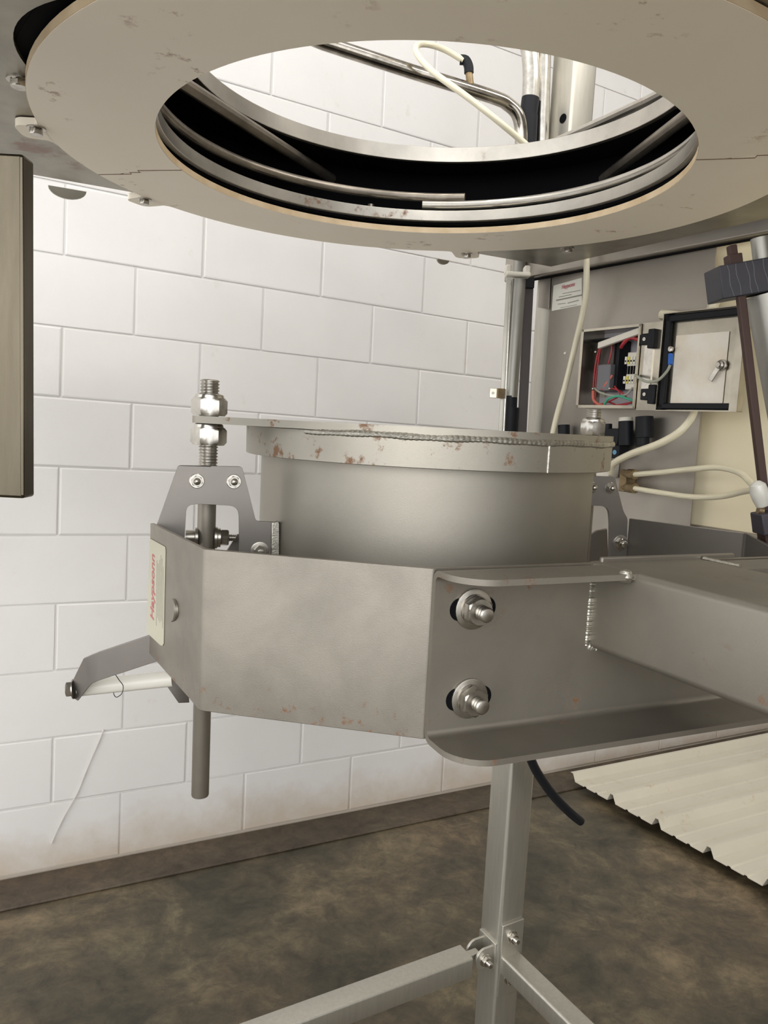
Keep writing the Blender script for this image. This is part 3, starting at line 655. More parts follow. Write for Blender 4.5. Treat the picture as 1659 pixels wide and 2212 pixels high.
# stained cut edges of the plastic
MB().lathe([(0.4296, ZD+0.0004), (0.4296, ZD+0.0118), (0.4306, ZD+0.0118), (0.4306, ZD+0.0004)], m(RC.x, RC.y, 0), MU, 120, closed=True).build('cut_edge', PLASE, hd)
MB().lathe([(0.6028, ZD+0.0004), (0.6028, ZD+0.0118), (0.6038, ZD+0.0118), (0.6038, ZD+0.0004)], m(RC.x, RC.y, 0), MU, 120, closed=True).build('cut_edge', PLASE, hd)
for (x, y) in ((78, 287), (312, 437), (1008, 553)):
    c = pz(x, y, ZD); d = (c-RC); d.z = 0; r = d.length; d.normalize(); edge = Vector((RC.x, RC.y, ZD))+d*0.60; L = max(0.028, (r-0.60)+0.024)
    MB().prism([[wv(p) for p in tab(edge, d, L)]], MU*0.0119).build('mounting_tab', PLAS, hd, bevel=0.001)
for a_, sg in ((a_l, -1), (a_r, -1)):
    pth = [m(RC.x+r*math.cos(a_+j*sg), RC.y+r*math.sin(a_+j*sg), ZD+.0012) for r, j in ((.4305, 0), (.48, 0), (.514, 0), (.5155, .02), (.535, .02), (.5365, .035), (.57, .035), (.6025, .035))]
    MB().tube(pth, .0019, 6).build('joint_seam', SEAM, hd)
def capbolt(parent, x, y, z, R=0.0105):
    c = wv(pz(x, y, z)); b = MB().lathe([(0.0001, 0), (R*1.35, 0), (R*1.35, .002), (0.0001, .002)], c, -MU, 24).build('washer', WORN, parent)
    MB().hexnut(c-MU*0.002, -MU, R, 0.0085).build('bolt_head', WORN, b)
for (x, y) in ((78, 276), (312, 430), (1008, 548)): capbolt(hd, x, y, ZD)
# steel plate above
ZP = 0.4435
outer = [Vector((-1.14, 1.307, 0)), Vector((0.4146, 2.123, 0)), Vector((1.02, 1.08, 0)), Vector((0.60, 0.42, 0)), Vector((-0.45, 0.38, 0)), Vector((-1.25, 0.85, 0))]
gq = pz(105, 70, ZP)-RC; th0 = math.atan2(gq.y, gq.x)
def hr(t): d = (t-th0+PI) % (2*PI)-PI; return 0.49+0.14*math.exp(-(d/0.42)**2)
hole = [Vector((RC.x+hr(2*PI*i/240)*math.cos(2*PI*i/240), RC.y+hr(2*PI*i/240)*math.sin(2*PI*i/240), 0)) for i in range(240)]
MB().prism([[m(p.x, p.y, ZP) for p in outer], [m(p.x, p.y, ZP) for p in hole]], MU*0.006).build('steel_plate', GALV, hd, bevel=0.001)
for (x, y) in ((42, 172), (1225, 536)): capbolt(hd, x, y, ZP, 0.0125)
# reinforcement rim of the plate and half-round stiffener under its far edge
fe = (outer[1]-outer[0]).normalized()
for (x, y, hw, dp) in ((146, 419, 0.036, 0.020), (958, 573, 0.018, 0.012)):
    p = pz(x, y-12, ZP); pts = [p+fe*hw*math.cos(a)-Vector((0, 0, dp*math.sin(a))) for a in [PI*i/12 for i in range(13)]]
    MB().prism([[wv(q) for q in pts]], mv(Vector((-fe.y, fe.x, 0)))*0.006).build('stiffener', GALV, hd)
MB().lathe([(0.585, ZP+.0065), (0.66, ZP+.0065), (0.66, ZP+.009), (0.585, ZP+.009)], m(RC.x, RC.y, 0), MU, 40, -0.9, 0.9, closed=True, ref=mv((math.cos(th0), math.sin(th0), 0))).build('gap_dark_fill', VOID, hd)  # black sector added behind the gap to stand for its shade
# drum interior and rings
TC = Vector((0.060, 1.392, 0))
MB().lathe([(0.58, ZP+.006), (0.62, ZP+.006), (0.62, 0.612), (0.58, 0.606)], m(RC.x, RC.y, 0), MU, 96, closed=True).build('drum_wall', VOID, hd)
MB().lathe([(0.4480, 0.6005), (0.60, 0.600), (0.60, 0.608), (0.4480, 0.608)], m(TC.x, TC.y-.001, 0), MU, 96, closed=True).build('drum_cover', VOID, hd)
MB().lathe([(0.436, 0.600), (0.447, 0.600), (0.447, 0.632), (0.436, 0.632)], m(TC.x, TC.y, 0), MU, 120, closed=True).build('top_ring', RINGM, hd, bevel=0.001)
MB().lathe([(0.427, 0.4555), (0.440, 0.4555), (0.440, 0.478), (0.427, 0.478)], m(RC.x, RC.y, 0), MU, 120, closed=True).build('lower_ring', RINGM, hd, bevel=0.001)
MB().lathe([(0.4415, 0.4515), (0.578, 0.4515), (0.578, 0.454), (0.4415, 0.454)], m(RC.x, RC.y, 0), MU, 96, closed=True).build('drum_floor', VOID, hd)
def arc(a0, a1, R0, R1, z0, z1, n=40):
    out = []
    for i in range(n+1):
        t = i/n; a = math.radians(a0+(a1-a0)*t); R = R0+(R1-R0)*t; out.append(m(RC.x+R*math.cos(a), RC.y+R*math.sin(a), z0+(z1-z0)*t))
    return out
MB().tube(arc(190, 76, 0.448, 0.452, 0.513, 0.512), 0.0095, 12).build('hoop_tube', TUBEM, hd)
MB().tube(arc(-10, 88, 0.452, 0.447, 0.500, 0.494), 0.0095, 12).build('hoop_tube', RINGM, hd)
MB().tube([wv(pz(380, 170, .575)), wv(pz(755, 412, .572))], 0.0125, 12).build('inner_strut', TUBEM, hd)
MB().tube([wv(pz(1530, 215, .565)), wv(pz(1255, 425, .56))], 0.0125, 12).build('inner_strut', TUBEM, hd)
MB().tube([wv(pz(x, y, .655)) for x, y in ((1172, 320), (1300, 263), (1400, 217), (1480, 176))], 0.010, 10).build('outer_hoop', RINGM, hd)
for x, y in ((800, 470), (803, 495)):
    MB().tube([wv(pz(x, y, .49)), wv(pz(x, y, .49))+MU*0.03], 0.008, 10).build('spacer', TUBEM, hd)
# ------------------------------------------------------------------ brushed panel at the left edge
pn = thing('guard_panel', pY(30, 1078, 0.8), 'tall brushed stainless steel guard panel cut by the left edge of view', 'panel')
z1_, z2_ = py(50, 332, .8).z, py(46, 1077, .8).z; xr = py(60, 700, .8).x-0.0045
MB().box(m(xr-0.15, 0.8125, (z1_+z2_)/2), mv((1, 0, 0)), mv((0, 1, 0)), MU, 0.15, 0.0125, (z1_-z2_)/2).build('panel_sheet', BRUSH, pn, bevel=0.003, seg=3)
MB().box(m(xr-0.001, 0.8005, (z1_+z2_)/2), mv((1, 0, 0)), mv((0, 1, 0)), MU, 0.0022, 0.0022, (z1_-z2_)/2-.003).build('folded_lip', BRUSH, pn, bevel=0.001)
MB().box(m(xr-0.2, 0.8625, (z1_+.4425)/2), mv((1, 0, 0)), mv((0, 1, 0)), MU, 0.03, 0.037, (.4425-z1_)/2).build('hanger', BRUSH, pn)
# ------------------------------------------------------------------ column, back panel, beams
SU = az(-57); SN = Vector((-SU.y*-1, 0, 0)); SN = Vector((SU.y, -SU.x, 0)); 
if SN.y > 0: SN = -SN
cc0 = py(1153, 700, 2.28); cc0 = Vector((cc0.x, cc0.y, 0))
CW = 0.088; ccen = cc0+SU*CW/2-SN*CW/2+SN*0
S0 = Vector((0.49, 2.25, 0))
# put the column so that its front-left edge is at cc0 and its face runs along SU
ccen = cc0+SU*(CW/2)-SN*(CW/2)
zf2 = floor_z(ccen)
col = thing('machine_column', m(ccen.x, ccen.y, -0.42), 'tall square steel column with a round hole beside the block wall', 'column')
zf2 = -0.42
sqtube(ccen, SU, -SN, CW, CW, zf2+.002, 1.55, 0.008, 'column_tube', POSTM, col, Vector((0, 0, 1)))
hp = pp(1216, 256, cc0+SN*.0006, SN); MB().lathe([(0.0001, 0), (0.0125, 0), (0.0125, .0006), (0.0001, .0006)], wv(hp), mv(SN), 24).build('round_hole', VOID, col)
# head arm, hidden above, ties the ring head to the column
a1 = ccen; a2 = RC+(ccen-RC).normalized()*0.621
hv = a2-a1; MB().box(m((a1.x+a2.x)/2, (a1.y+a2.y)/2, 0.575), mv(hv.normalized()), mv(Vector((-hv.y, hv.x, 0)).normalized()), MU, hv.length/2, 0.05, 0.034).build('head_arm', GALV, hd, bevel=0.003)
S0 = cc0+SN*0.004
def sp_at(x, y, off=0.0): return pp(x, y, S0+SN*off, SN)
bp = thing('back_panel', wv(sp_at(1400, 1150)), 'flat grey stainless back panel behind the open electrical box', 'panel')
zt_ = sp_at(1190, 605).z; zb_ = -0.30
xl = sp_at(1186, 700); xr_ = sp_at(1523, 800)
l = Vector((xl.x, xl.y, 0)); r2 = Vector((xr_.x, xr_.y, 0)); cm = (l+r2)/2
MB().box(m(cm.x, cm.y, (zt_+zb_)/2), mv(SU), mv(SN), MU, (r2-l).length/2, 0.0015, (zt_-zb_)/2+.01).build('panel_sheet', PANEL, bp)
cp = l+SU*-.004
q = sp_at(1221, 763, .002); MB().lathe([(0.0001, 0), (0.0045, 0), (0.003, .003), (0.0001, .004)], wv(q), mv(SN), 16).build('rivet', LABELW, bp)
lw = sp_at(1228, 636, 0.0025)
lq = [sp_at(x, y, .002) for x, y in ((1196, 617), (1257, 600), (1257, 659), (1192, 672))]
lb = MB().prism([[wv(p) for p in lq]], mv(SN)*0.0006).build('name_label', LABELW, bp); tag(lb, 'small white label with red name above a grey bar')
tx = wv(sp_at(1213, 624.5, .0032)); tx2 = wv(sp_at(1250, 615, .0032)); text('Haypsonn', 0.0155, tx, tx2-tx, MU, RED, lb, sx=.78, bold=.0004)
for (xa, ya, xb, yb, hh, mt) in ((1201.5, 649, 1258, 637, .0019, INK), (1207, 642, 1235, 636, .001, INK), (1215, 634.5, 1254, 627, .0009, INK), (1205, 657, 1222, 655, .0009, INK), (1226, 655, 1250, 648.5, .0012, INK), (1210, 665, 1246, 658, .0007, INK)):
    a, b = wv(sp_at(xa, ya, .003)), wv(sp_at(xb, yb, .003)); d = (b-a).normalized(); MB().box((a+b)/2, d, MU, mv(SN), (b-a).length/2, hh, .0001).build('print_line', mt, lb)
# beam across the top of the panel
bl = sp_at(1165, 605); br = sp_at(1659, 480)
bA = Vector((bl.x, bl.y, 0))-SU*.1; bB = Vector((br.x, br.y, 0))+SU*.6; bc = (bA+bB)/2+SN*0.022
bm_ = thing('top_rail', m(bc.x, bc.y, zt_), 'horizontal folded steel rail across the top of the back panel', 'rail')
MB().box(m(bc.x, bc.y, zt_+0.038+.004), mv(SU), mv(SN), MU, (bB-bA).length/2, 0.024, 0.036).build('rail_body', PANEL, bm_, bevel=0.004)
MB().box(m(bc.x, bc.y, zt_+.003), mv(SU), mv(SN), MU, (bB-bA).length/2, 0.006, 0.0012).build('gasket', VOID, bm_)
# post carrying the far end of the beam, outside the frame
bE = bB-SU*.04+SN*.022; ze = floor_z(bE); MB().box(m(bE.x, bE.y, (zt_+ze)/2), mv(SU), mv(SN), MU, 0.03, 0.02, (zt_-ze)/2-.001).build('rail_leg', POSTM, bm_)
# cream board to the right, behind the panel plane
cb0 = Vector((xr_.x, xr_.y, 0))-SU*.10-SN*.035; cb1 = cb0+SU*1.0
cm2 = (cb0+cb1)/2; zc0 = pp(1600, 1147, cb0, SN).z
brd = thing('cream_board', m(cm2.x, cm2.y, zc0), 'cream-yellow smooth board to the right behind the grey back panel', 'board')
MB().box(m(cm2.x, cm2.y, (zt_+.02+zc0)/2), mv(SU), mv(SN), MU, .5, 0.004, (zt_+.02-zc0)/2).build('board_sheet', CREAM, brd)
MB().box(m(cm2.x, cm2.y, zc0-.010)+mv(SN)*.006, mv(SU), mv(SN), MU, .5, 0.011, 0.010).build('bottom_rail', PANEL, brd, bevel=0.003)
# small angle clip next to the label
ca = [sp_at(x, y, .004) for x, y in ((1167, 604), (1190, 596), (1187, 668), (1163, 664))]
MB().prism([[wv(p) for p in ca]], mv(SN)*0.003).build('corner_clip', PANEL, bp, bevel=.001)
# ------------------------------------------------------------------ pneumatic cylinder and rods beside the column
def cyl_line(x0, y0, x1, y1, Y0, Y1=None): return pY(x0, y0, Y0), pY(x1, y1, Y1 or Y0)
pc_ = thing('lift_cylinder', pY(1104, 930, 2.2), 'slim upright grey pneumatic cylinder with black lower sleeve left of the column', 'pneumatic cylinder')
a, b = cyl_line(1121, 604, 1103, 858, 2.2); ax = (b-a).normalized()
MB().tube([a, b], 0.0195, 24).build('cylinder_barrel', ALU, pc_)
a2_, b2 = cyl_line(1103, 855, 1102, 880, 2.2); MB().tube([a2_, b2], 0.0195, 24).build('sleeve', BLACK, pc_)
a2_, b2 = cyl_line(1103, 880, 1090, 1080, 2.2); MB().tube([a2_, b2], 0.025, 24).build('sleeve', BLACK, pc_)
t_ = pY(1118, 594, 2.19); MB().box(t_, mv((1, 0, 0)), mv((0, 1, 0)), MU, .034, .02, .006).box(t_+mv((-.028, 0, .012)), mv((1, 0, 0)), mv((0, 1, 0)), MU, .008, .018, .012).box(t_+mv((.024, 0, .012)), mv((1, 0, 0)), mv((0, 1, 0)), MU, .008, .018, .012).build('clevis', WPLAS, pc_, bevel=.004)
sr = thing('switch_rail', pY(1085, 930, 2.17), 'thin steel rail with small holed clip left of the lift cylinder', 'rail')
a, b = cyl_line(1099, 600, 1078, 1000, 2.19); MB().box((a+b)/2, (b-a).normalized(), mv((1, 0, 0)), mv((0, 1, 0)), (b-a).length/2, 0.006, 0.004).build('rail_bar', POSTM, sr)
a, b = cyl_line(1104, 610, 1085, 1000, 2.17); MB().tube([a, b], 0.0026, 10).build('bright_rod', CHROME, sr)
q = pY(1066, 849, 2.165); clip = MB().box(q, mv((1, 0, 0)), mv((0, 1, 0)), MU, .011, .002, .0135).build('clip', BOXM, sr, bevel=.001)
MB().box(pY(1082, 850, 2.16), mv((1, .3, 0)).normalized(), mv((-.3, 1, 0)).normalized(), MU, .011, .003, .0135).build('clip_body', BRASS, sr, bevel=.001)
MB().lathe([(0.0001, 0), (.004, 0), (.004, .0006), (.0001, .0006)], pY(1065, 849, 2.1625), mv((0, -1, 0)), 16).build('clip_hole', LABELW, clip)
DKR = mat('dark_guide', (0.06, 0.045, 0.04), 0.45)
a, b = py(1143, 600, 2.235), py(1124, 1000, 2.235); MB().box((wv(a)+wv(b))/2, (wv(b)-wv(a)).normalized(), mv((1, 0, 0)), mv((0, 1, 0)), (b-a).length/2, 0.013, 0.006).build('dark_guide', DKR, col, bevel=.001)
MB().box(pY(1143, 612, 2.22), mv((1, 0, 0)), mv((0, 1, 0)), MU, .014, .008, .014).build('guide_block', BLACK, col, bevel=.002)
# slide tube with black sleeve seen through the ring
vt = thing('slide_tube', pY(1140, 330, 2.25), 'upright chrome tube with black sleeve seen through the ring opening', 'tube')
MB().tube(smoothpath([pY(1090, 15, 2.25), pY(1126, 50, 2.25), pY(1143, 105, 2.25), pY(1148, 160, 2.25), pY(1146, 215, 2.25)], 6), 0.024, 20).build('bent_tube', CHROME, vt)
a, b = cyl_line(1146, 212, 1141, 250, 2.25); MB().tube([a, b], 0.0245, 20).build('sleeve', BLACK, vt)
a, b = cyl_line(1141, 250, 1136, 360, 2.25); MB().tube([a, b], 0.0265, 20).build('sleeve', BLACK, vt)
a, b = cyl_line(1176, 40, 1170, 330, 2.27); MB().tube([a, b], 0.020, 20).build('guide_tube', CHROME, vt)
a, b = cyl_line(1136, 355, 1121, 590, 2.25); MB().tube([a, b], 0.018, 20).build('lower_tube', ALU, vt)
ap = thing('air_pipe', pY(1000, 190, 2.15), 'sloping worn chrome pipe crossing the ring opening', 'pipe')
MB().tube([pY(480, 5, 2.0)]+smoothpath([pY(700, 93, 2.04), pY(900, 158, 2.10), pY(1060, 208, 2.16), pY(1098, 226, 2.18), pY(1119, 250, 2.19), pY(1126, 290, 2.2), pY(1124, 340, 2.2)], 6), 0.0175, 18).build('pipe_run', mat('worn_chrome', (0.50, 0.46, 0.40), 0.18, 1.0, var=0.5, vscale=25), ap)
q0, q1 = pY(1016, 184, 2.135), pY(1013, 158, 2.135); MB().tube([q0, q1], 0.0095, 14).build('brass_nipple', BRASS, ap)
MB().tube(smoothpath([q1, pY(1012, 143, 2.135), pY(1006, 131, 2.135), pY(994, 129, 2.135)], 5), 0.0125, 14).build('black_elbow', BLACK, ap)
hs = smoothpath([pY(x, y, Y) for x, y, Y in ((1000, 130, 2.13), (960, 107, 2.12), (925, 96, 2.1), (902, 98, 2.08), (902, 118, 2.05), (935, 155, 2.02), (1010, 210, 2.0), (1080, 265, 2.0), (1150, 325, 2.03), (1225, 400, 2.02), (1262, 500, 2.02), (1267, 600, 2.025), (1262, 660, 2.04), (1244, 740, 2.07), (1222, 830, 2.09), (1200, 910, 2.11), (1185, 985, 2.13))], 7)
o = MB().tube(hs, 0.0078, 12).build('air_hose', HOSE, None); tag(o, 'long milky plastic air hose looping through the ring and down past the label', 'hose')
# ------------------------------------------------------------------ open electrical box
EO = 0.0915
def ep(x, y, off=EO): return sp_at(x, y, off)
eb = thing('electrical_box', wv(sp_at(1400, 900, 0)), 'open stainless electrical box full of red wires with its door swung right', 'electrical box')
fl_, fr2 = ep(1250, 800), ep(1376, 800); zt2, zb2 = ep(1378, 700).z, ep(1372, 882).z
F0 = Vector((fl_.x, fl_.y, 0)); F1 = Vector((fr2.x, fr2.y, 0)); Wd = (F1-F0).length
def eq(u, z, d): p = F0+SU*u-SN*d; return m(p.x, p.y, z)     # u across, d depth behind the front plane
def ebox(u0, u1, z0, z1, d0, d1): return MB().box((eq(u0, z0, d0)+eq(u1, z1, d1))/2, mv(SU), mv(SN), MU, abs(u1-u0)/2, abs(d1-d0)/2, abs(z1-z0)/2)
t = .0022; D = EO-.003
s = ebox(0, Wd, zt2-t, zt2, 0, D); s.v += []; 
for args in ((0, Wd, zb2, zb2+t, 0, D), (0, t, zb2, zt2, 0, D), (Wd-t, Wd, zb2, zt2, 0, D), (0, Wd, zb2, zt2, D-t, D)):
    e = ebox(*args); s.add(e.v, e.f)
s.build('box_shell', BOXM, eb)
s = ebox(0, Wd, zt2-.006, zt2, -.0005, .0012)
for args in ((0, Wd, zb2, zb2+.007, -.0005, .0012), (0, .008, zb2, zt2, -.0005, .0012), (Wd-.005, Wd, zb2, zt2, -.0005, .0012)):
    e = ebox(*args); s.add(e.v, e.f)
s.build('box_rim', BOXM, eb)
ebox(t, Wd-t, zb2+t, zt2-t, D-.006, D-.003).build('mounting_plate', PURP, eb)
hh = zt2-zb2
ebox(.028, .072, zb2+.50*hh, zb2+.86*hh, D-.045, D-.008).build('relay', mat('brown_relay', (.06, .045, .04), .4), eb, bevel=.002)
ebox(.040, .082, zb2+.22*hh, zb2+.56*hh, D-.065, D-.01).build('contactor', GREYP, eb, bevel=.003)
ebox(.084, .094, zb2+.25*hh, zb2+.86*hh, D-.05, D-.01).build('black_rail', BLACK, eb)
ebox(.004, Wd-.004, zb2+.88*hh, zb2+.90*hh, D-.05, D-.008).build('black_rail', BLACK, eb)
ebox(.010, .024, zb2+.66*hh, zb2+.80*hh, D-.012, D-.007).build('cable_pad', LABEL, eb); ebox(.010, .024, zb2+.16*hh, zb2+.29*hh, D-.012, D-.007).build('cable_pad', LABEL, eb)
tbp = ebox(.118, .158, zb2+.24*hh, zb2+.70*hh, D-.048, D-.01).build('terminal_block', WPLAS, eb, bevel=.002)
ebox(.160, .172, zb2+.26*hh, zb2+.74*hh, D-.05, D-.01).build('end_stop', WPLAS, eb, bevel=.002)
for i in range(5):
    for zz in (.36, .60):
        u = .114+i*.0085
        s = ebox(u, u+.006, zb2+(zz-.045)*hh, zb2+(zz+.045)*hh, D-.052, D-.047).build('terminal', YEL if i == 1 else LABELW, tbp)
        ebox(u+.0015, u+.0045, zb2+(zz-.02)*hh, zb2+(zz)*hh, D-.0532, D-.0515).build('screw_hole', VOID, tbp)
    ebox(.116+i*.0085, .121+i*.0085, zb2+.43*hh, zb2+.53*hh, D-.051, D-.048).build('screw_hole', VOID, tbp)
# folded cream strip (trunking lid) leaning inside the top
MB().box((eq(.040, zb2+.80*hh, .02)+eq(Wd-.004, zb2+.93*hh, .015))/2, (eq(Wd-.004, zb2+.93*hh, .01)-eq(.04, zb2+.78*hh, .015)).normalized(), mv(SN), MU, .068, .006, .008).build('trunking_lid', WPLAS, eb, bevel=.002)
def wire(pts, r, mt, name='wire'): return MB().tube(smoothpath([eq(u, zb2+f*hh, d) for u, f, d in pts], 6), r, 8).build(name, mt, eb)
wire(((.036, .84, .035), (.030, .66, .03), (.026, .45, .03), (.027, .22, .03), (.034, .05, .03)), .0022, REDW)
wire(((.040, .80, .03), (.032, .6, .034), (.029, .40, .034), (.032, .15, .034), (.03, .03, .034)), .002, REDW)
wire(((.07, .86, .03), (.076, .74, .03), (.070, .58, .03), (.066, .55, .03)), .002, REDW)
wire(((.036, .30, .03), (.06, .24, .025), (.09, .25, .03), (.12, .20, .03), (.135, .12, .035)), .002, REDW)
wire(((.095, .28, .03), (.12, .17, .022), (.09, .09, .022), (.06, .05, .025), (.045, .03, .03)), .002, REDW)
wire(((.17, .24, .03), (.165, .10, .03), (.13, .06, .03), (.10, .04, .03), (.08, .02, .03)), .0022, REDW)
wire(((.15, .08, .03), (.12, .03, .028), (.09, .07, .03), (.07, .10, .03)), .0022, REDW)
wire(((.105, .76, .03), (.12, .80, .02), (.138, .86, .02), (.16, .84, .03), (.172, .90, .03)), .0045, REDW)
wire(((.172, .72, .03), (.166, .82, .025), (.17, .90, .03)), .004, REDW)
wire(((.035, .22, .02), (.045, .10, .015), (.065, .04, .02), (.085, .03, .03)), .0035, ORANGEW)
wire(((.08, .05, .015), (.095, .12, .012), (.125, .15, .012), (.150, .12, .015), (.176, .08, .02)), .003, GREENW)
wire(((.034, .26, .025), (.06, .20, .02), (.10, .16, .02), (.14, .17, .02), (.155, .26, .025)), .0025, GREYW)
wire(((.085, .42, .03), (.07, .3, .025), (.055, .24, .03)), .003, ORANGEW)
for u, f in ((.033, .72), (.034, .25), (.088, .25)):
    MB().lathe([(.0001, 0), (.0035, 0), (.0025, .002), (.0001, .003)], eq(u, zb2+f*hh, .02), mv(SN), 12).build('screw', CHROME, eb)
# door: a shallow pan opened flat to the right
s0 = .062; s1 = .266
def dq(u, z, d): p = F1+SU*u-SN*d; return m(p.x, p.y, z)
def dbox(u0, u1, z0, z1, d0, d1): return MB().box((dq(u0, z0, d0)+dq(u1, z1, d1))/2, mv(SU), mv(SN), MU, abs(u1-u0)/2, abs(d1-d0)/2, abs(z1-z0)/2)
zdt, zdb = .283, .0635
s = dbox(s0, s1, zdb, zdt, .016, .018)
for args in ((s0, s1, zdt-.002, zdt, -.002, .017), (s0, s1, zdb, zdb+.002, -.002, .017), (s0, s0+.002, zdb, zdt, -.002, .017), (s1-.002, s1, zdb, zdt, -.002, .017), (s1-.018, s1, zdb, zdt, -.003, -.001)):
    e = dbox(*args); s.add(e.v, e.f)
door = s.build('door', BOXM, eb)
s = dbox(s0+.004, s1-.02, zdt-.020, zdt-.004, .002, .014)
for args in ((s0+.004, s1-.02, zdb+.004, zdb+.018, .002, .014), (s0+.004, s0+.018, zdb+.004, zdt-.004, .002, .014)):
    e = dbox(*args); s.add(e.v, e.f)
s.build('gasket', BLACK, door, bevel=.003)
MB().box((dq(s0+.028, zdb+.018, .0145)+dq(s1-.045, zdt-.05, .0145))/2, mv(SU), mv(SN), MU, (s1-s0-.073)/2, .0006, (zdt-zdb-.068)/2).build('paper_sheet', PAPER, door)
lc_ = wv(ep(1560, 789, EO-.012)); k = MB().lathe([(.0001, 0), (.012, 0), (.012, .004), (.009, .005), (.009, .010), (.005, .012), (.005, .016), (.0001, .016)], lc_, mv(SN), 20).build('latch', WORN, door)
a, b = lc_+mv(SN)*.008, wv(ep(1534, 822, EO-.006)); MB().box((a+b)/2, (b-a).normalized(), mv(SN), (b-a).normalized().cross(mv(SN)), (b-a).length/2, .0015, .006).build('latch_cam', CHROME, door, bevel=.001)
# strip between the box and the door, with two black hinges
ebox(Wd+.002, Wd+.058, zb2-.004, zt2+.002, .006, .010).build('side_flange', BOXM, eb)
MB().box(dq(.026, (zb2+zt2)/2, .0045), mv(SU), mv(SN), MU, .012, .0015, (zt2-zb2)/2*.55).build('mirror_strip', CHROME, eb)
for yy in (733, 852):
    hq = wv(ep(1395, yy, EO)); h = MB().box(hq, mv(SU), mv(SN), MU, .012, .005, .013).box(hq+mv(SU)*.020, mv(SU), mv(SN), MU, .009, .008, .022).build('hinge', BLACK, eb, bevel=.002)
    MB().lathe([(.0001, 0), (.0048, 0), (.0042, .0015), (.0018, .0016), (.0001, .0006)], hq+mv(SN)*.005, mv(SN), 16).build('screw', CHROME, h)
# earth wire with blue crimp across to the door
gp = [eq(.165, zb2+.40*hh, .02)]+[wv(ep(x, y, EO+.02)) for x, y in ((1375, 812), (1395, 824), (1420, 822), (1440, 803), (1448, 788))]
MB().tube(smoothpath(gp, 6), .0032, 8).build('earth_wire', GREYW, eb)
MB().tube([wv(ep(1448, 788, EO+.02)), wv(ep(1449, 765, EO+.014))], .0052, 12).build('blue_crimp', BLUEP, eb)
MB().lathe([(.0001, 0), (.0065, 0), (.006, .004), (.0001, .005)], wv(ep(1450, 754, EO-.005)), mv(SN), 16).build('earth_screw', CHROME, door)
# ------------------------------------------------------------------ valves below the box
vb = thing('valve_block', wv(sp_at(1310, 1020, .0)), 'black solenoid valves on a white block with brass fittings under the electrical box', 'valve')
def vbox(x0, y0, x1, y1, off0, off1, name, mt, bev=.002):
    a = sp_at(x0, y0, off1); b = sp_at(x1, y1, off1); a0_, b0_ = sp_at(x0, (y0+y1)/2, off1), sp_at(x1, (y0+y1)/2, off1)
    l_ = Vector((a0_.x, a0_.y, 0)); r__ = Vector((b0_.x, b0_.y, 0)); c = (l_+r__)/2-SN*((off1-off0)/2); zt, zb = sp_at((x0+x1)/2, y0, off1).z, sp_at((x0+x1)/2, y1, off1).z
    return MB().box(m(c.x, c.y, (zt+zb)/2), mv(SU), mv(SN), MU, (r__-l_).length/2, (off1-off0)/2, (zt-zb)/2).build(name, mt, vb, bevel=bev)
def vcyl(x, y0, y1, r, off, name, mt): return MB().tube([wv(sp_at(x, y0, off)), wv(sp_at(x, y1, off))], r, 18).build(name, mt, vb)
vcyl(1218, 918, 960, .016, .03, 'solenoid', BLACK)
vbox(1296, 925, 1335, 960, .01, .05, 'solenoid_body', BLACK); vcyl(1352, 910, 962, .018, .04, 'solenoid', BLACK); vcyl(1312, 916, 930, .012, .04, 'knob', BLACK)
vcyl(1352, 902, 911, .017, .04, 'gland', WPLAS); vcyl(1392, 900, 945, .021, .035, 'solenoid', BLACK); vcyl(1388, 945, 965, .016, .035, 'solenoid', BLACK)
vbox(1303, 960, 1337, 990, .01, .045, 'coil', BLACK); vbox(1262, 990, 1316, 1030, .002, .04, 'manifold', WPLAS)
MB().lathe([(.0001, 0), (.006, 0), (.006, .001), (.0001, .001)], wv(sp_at(1328, 977, .0455)), mv(SN), 16).build('blue_button', mat('blue_button', (.12, .3, .45), .4), vb)
vbox(1337, 1015, 1352, 1062, .002, .04, 'fitting_body', BRASS)
for y in (1024, 1054):
    a = wv(sp_at(1345, y-2, .03)); b = wv(sp_at(1372, y+1, .045)); MB().tube([a, a+(b-a)*.5, a+(b-a)*.5, b], .01, 14, rads=[.0095, .0095, .0125, .0125]).build('fitting', BRASS, vb)
def hose(pts, r, label):
    o = MB().tube(smoothpath([wv(sp_at(x, y, f)) for x, y, f in pts], 7), r, 12).build('air_hose', HOSE, None); return tag(o, label, 'hose')
hose(((1318, 1022, .06), (1325, 1002, .07), (1360, 982, .08), (1420, 960, .09), (1465, 935, .08), (1492, 905, .06), (1500, 885, .05)), .0088, 'thick milky hose curving up from the white valve block to the electrical box')
hose(((1370, 1025, .045), (1430, 1020, .05), (1500, 1013, .06), (1550, 1010, .07), (1595, 1020, .09), (1620, 1042, .12), (1634, 1060, .15)), .0066, 'upper of the two thin milky hoses running right from the brass fittings')
hose(((1370, 1055, .045), (1430, 1065, .05), (1500, 1074, .06), (1560, 1072, .08), (1605, 1062, .11), (1632, 1058, .15)), .0066, 'lower of the two thin milky hoses running right from the brass fittings')
hose(((1430, 1000-320, .02), (1520, 685, .035), (1545, 650, .04), (1570, 610, .03), (1600, 560, .02)), .012, 'milky hose rising behind the open box door to the dark grooved block')
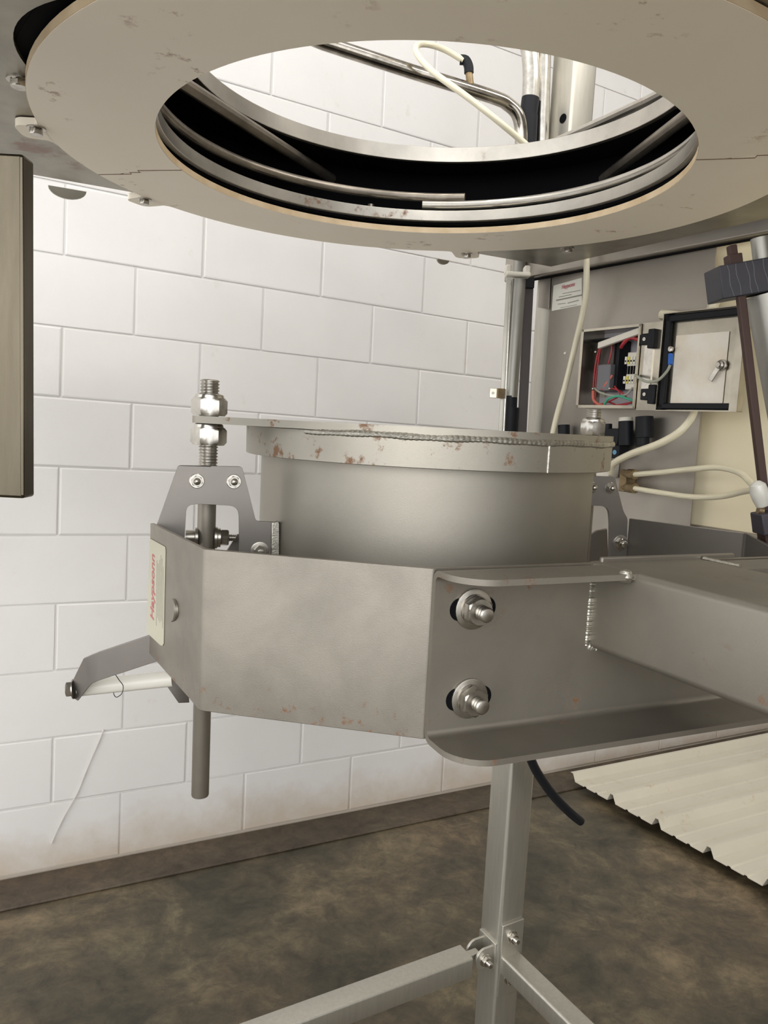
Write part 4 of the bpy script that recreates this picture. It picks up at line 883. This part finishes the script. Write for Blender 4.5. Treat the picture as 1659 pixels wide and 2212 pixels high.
# ------------------------------------------------------------------ leaning clamp cylinder at the right edge
lcY = 1.25
lc2 = thing('clamp_cylinder', pY(1659, 1170, lcY), 'leaning aluminium cylinder with dark grooved end block and brown tie rod at the right edge', 'pneumatic cylinder')
TL, TR, BL = py(1553, 574, lcY), py(1700, 548, lcY), py(1563, 646, lcY)
ux = (TR-TL).normalized(); uz = (TL-BL).normalized(); uz = (uz-ux*uz.dot(ux)).normalized(); un_ = ux.cross(uz)
if un_.y > 0: un_ = -un_
bw, bh = 0.115, (TL-BL).length
cB = TL+ux*bw/2-uz*bh/2-un_*0.03
blk = MB().box(wv(cB), mv(ux), mv(un_), mv(uz), bw/2, .03, bh/2).build('end_block', DKBLUE, lc2, bevel=.002)
for i, f in enumerate((.11, .22, .37, .45, .60, .78, .9)):
    p = TL+ux*bw*f+un_*0.0; pts = [wv(p-uz*bh*(.03+.94*k/6)+ux*(.0012*math.sin(k*1.3+i*2.2)+.004*k/6)+un_*.0002) for k in range(7)]
    MB().tube(pts, .0007, 6).build('glue_streak', mat('glue_streak', (.09, .095, .11), .5) if i == 0 else bpy.data.materials['glue_streak'], blk)
down = -uz; r0 = TL+ux*0.034-uz*(bh-.002)-un_*0.004
dirr = (py(1659, 1160, lcY-.0)-py(1598, 640, lcY)).normalized()
rs_, re_ = py(1600, 640, lcY), py(1664, 1185, lcY)
MB().box((wv(rs_)+wv(re_))/2, mv(dirr), mv((0, 1, 0)), mv(dirr.cross(Vector((0, 1, 0)))), (re_-rs_).length/2, .006, .0065).build('tie_rod', RUSTROD, lc2, bevel=.002)
a, b = py(1655, 635, lcY+.03), py(1757, 1190, lcY+.03); MB().tube([wv(a), wv(b)], 0.031, 32).build('cylinder_barrel', ALU, lc2)
h0 = wv(py(1584, 563, lcY+.02)); MB().box(h0, mv(ux), mv(un_), mv(uz), .011, .011, .009).build('rod_nut', RUSTROD, lc2, bevel=.002)
MB().box(h0+mv(uz)*.014, mv(ux), mv(un_), mv(uz), .0065, .0065, .010).build('rod_end', RUSTROD, lc2, bevel=.002)
h1 = wv(py(1643, 530, lcY+.03)); MB().tube([h1-mv(uz)*.03, h1+mv(uz)*.012], .014, 16).build('piston_rod', ALU, lc2)
MB().box(pY(1664, 1127, lcY-.02), mv(ux), mv(un_), mv(uz), .022, .02, .017).build('lower_block', DKBLUE, lc2, bevel=.002)
MB().box(pY(1668, 1160, lcY), mv(ux), mv(un_), mv(uz), .018, .015, .010).build('lower_lug', RUSTROD, lc2, bevel=.002)
MB().lathe([(.0001, -.024), (.009, -.020), (.0125, -.008), (.0145, .004), (.012, .016), (.005, .022), (.0001, .023)], pY(1641, 1068, lcY-.02), mv(Vector((-.32, 0, 1))), 20).build('bulb', CLEARP, lc2)
MB().tube([pY(1637, 1102, lcY-.02), pY(1648, 1104, lcY-.02)], .0062, 14).build('fitting', BRASS, lc2)
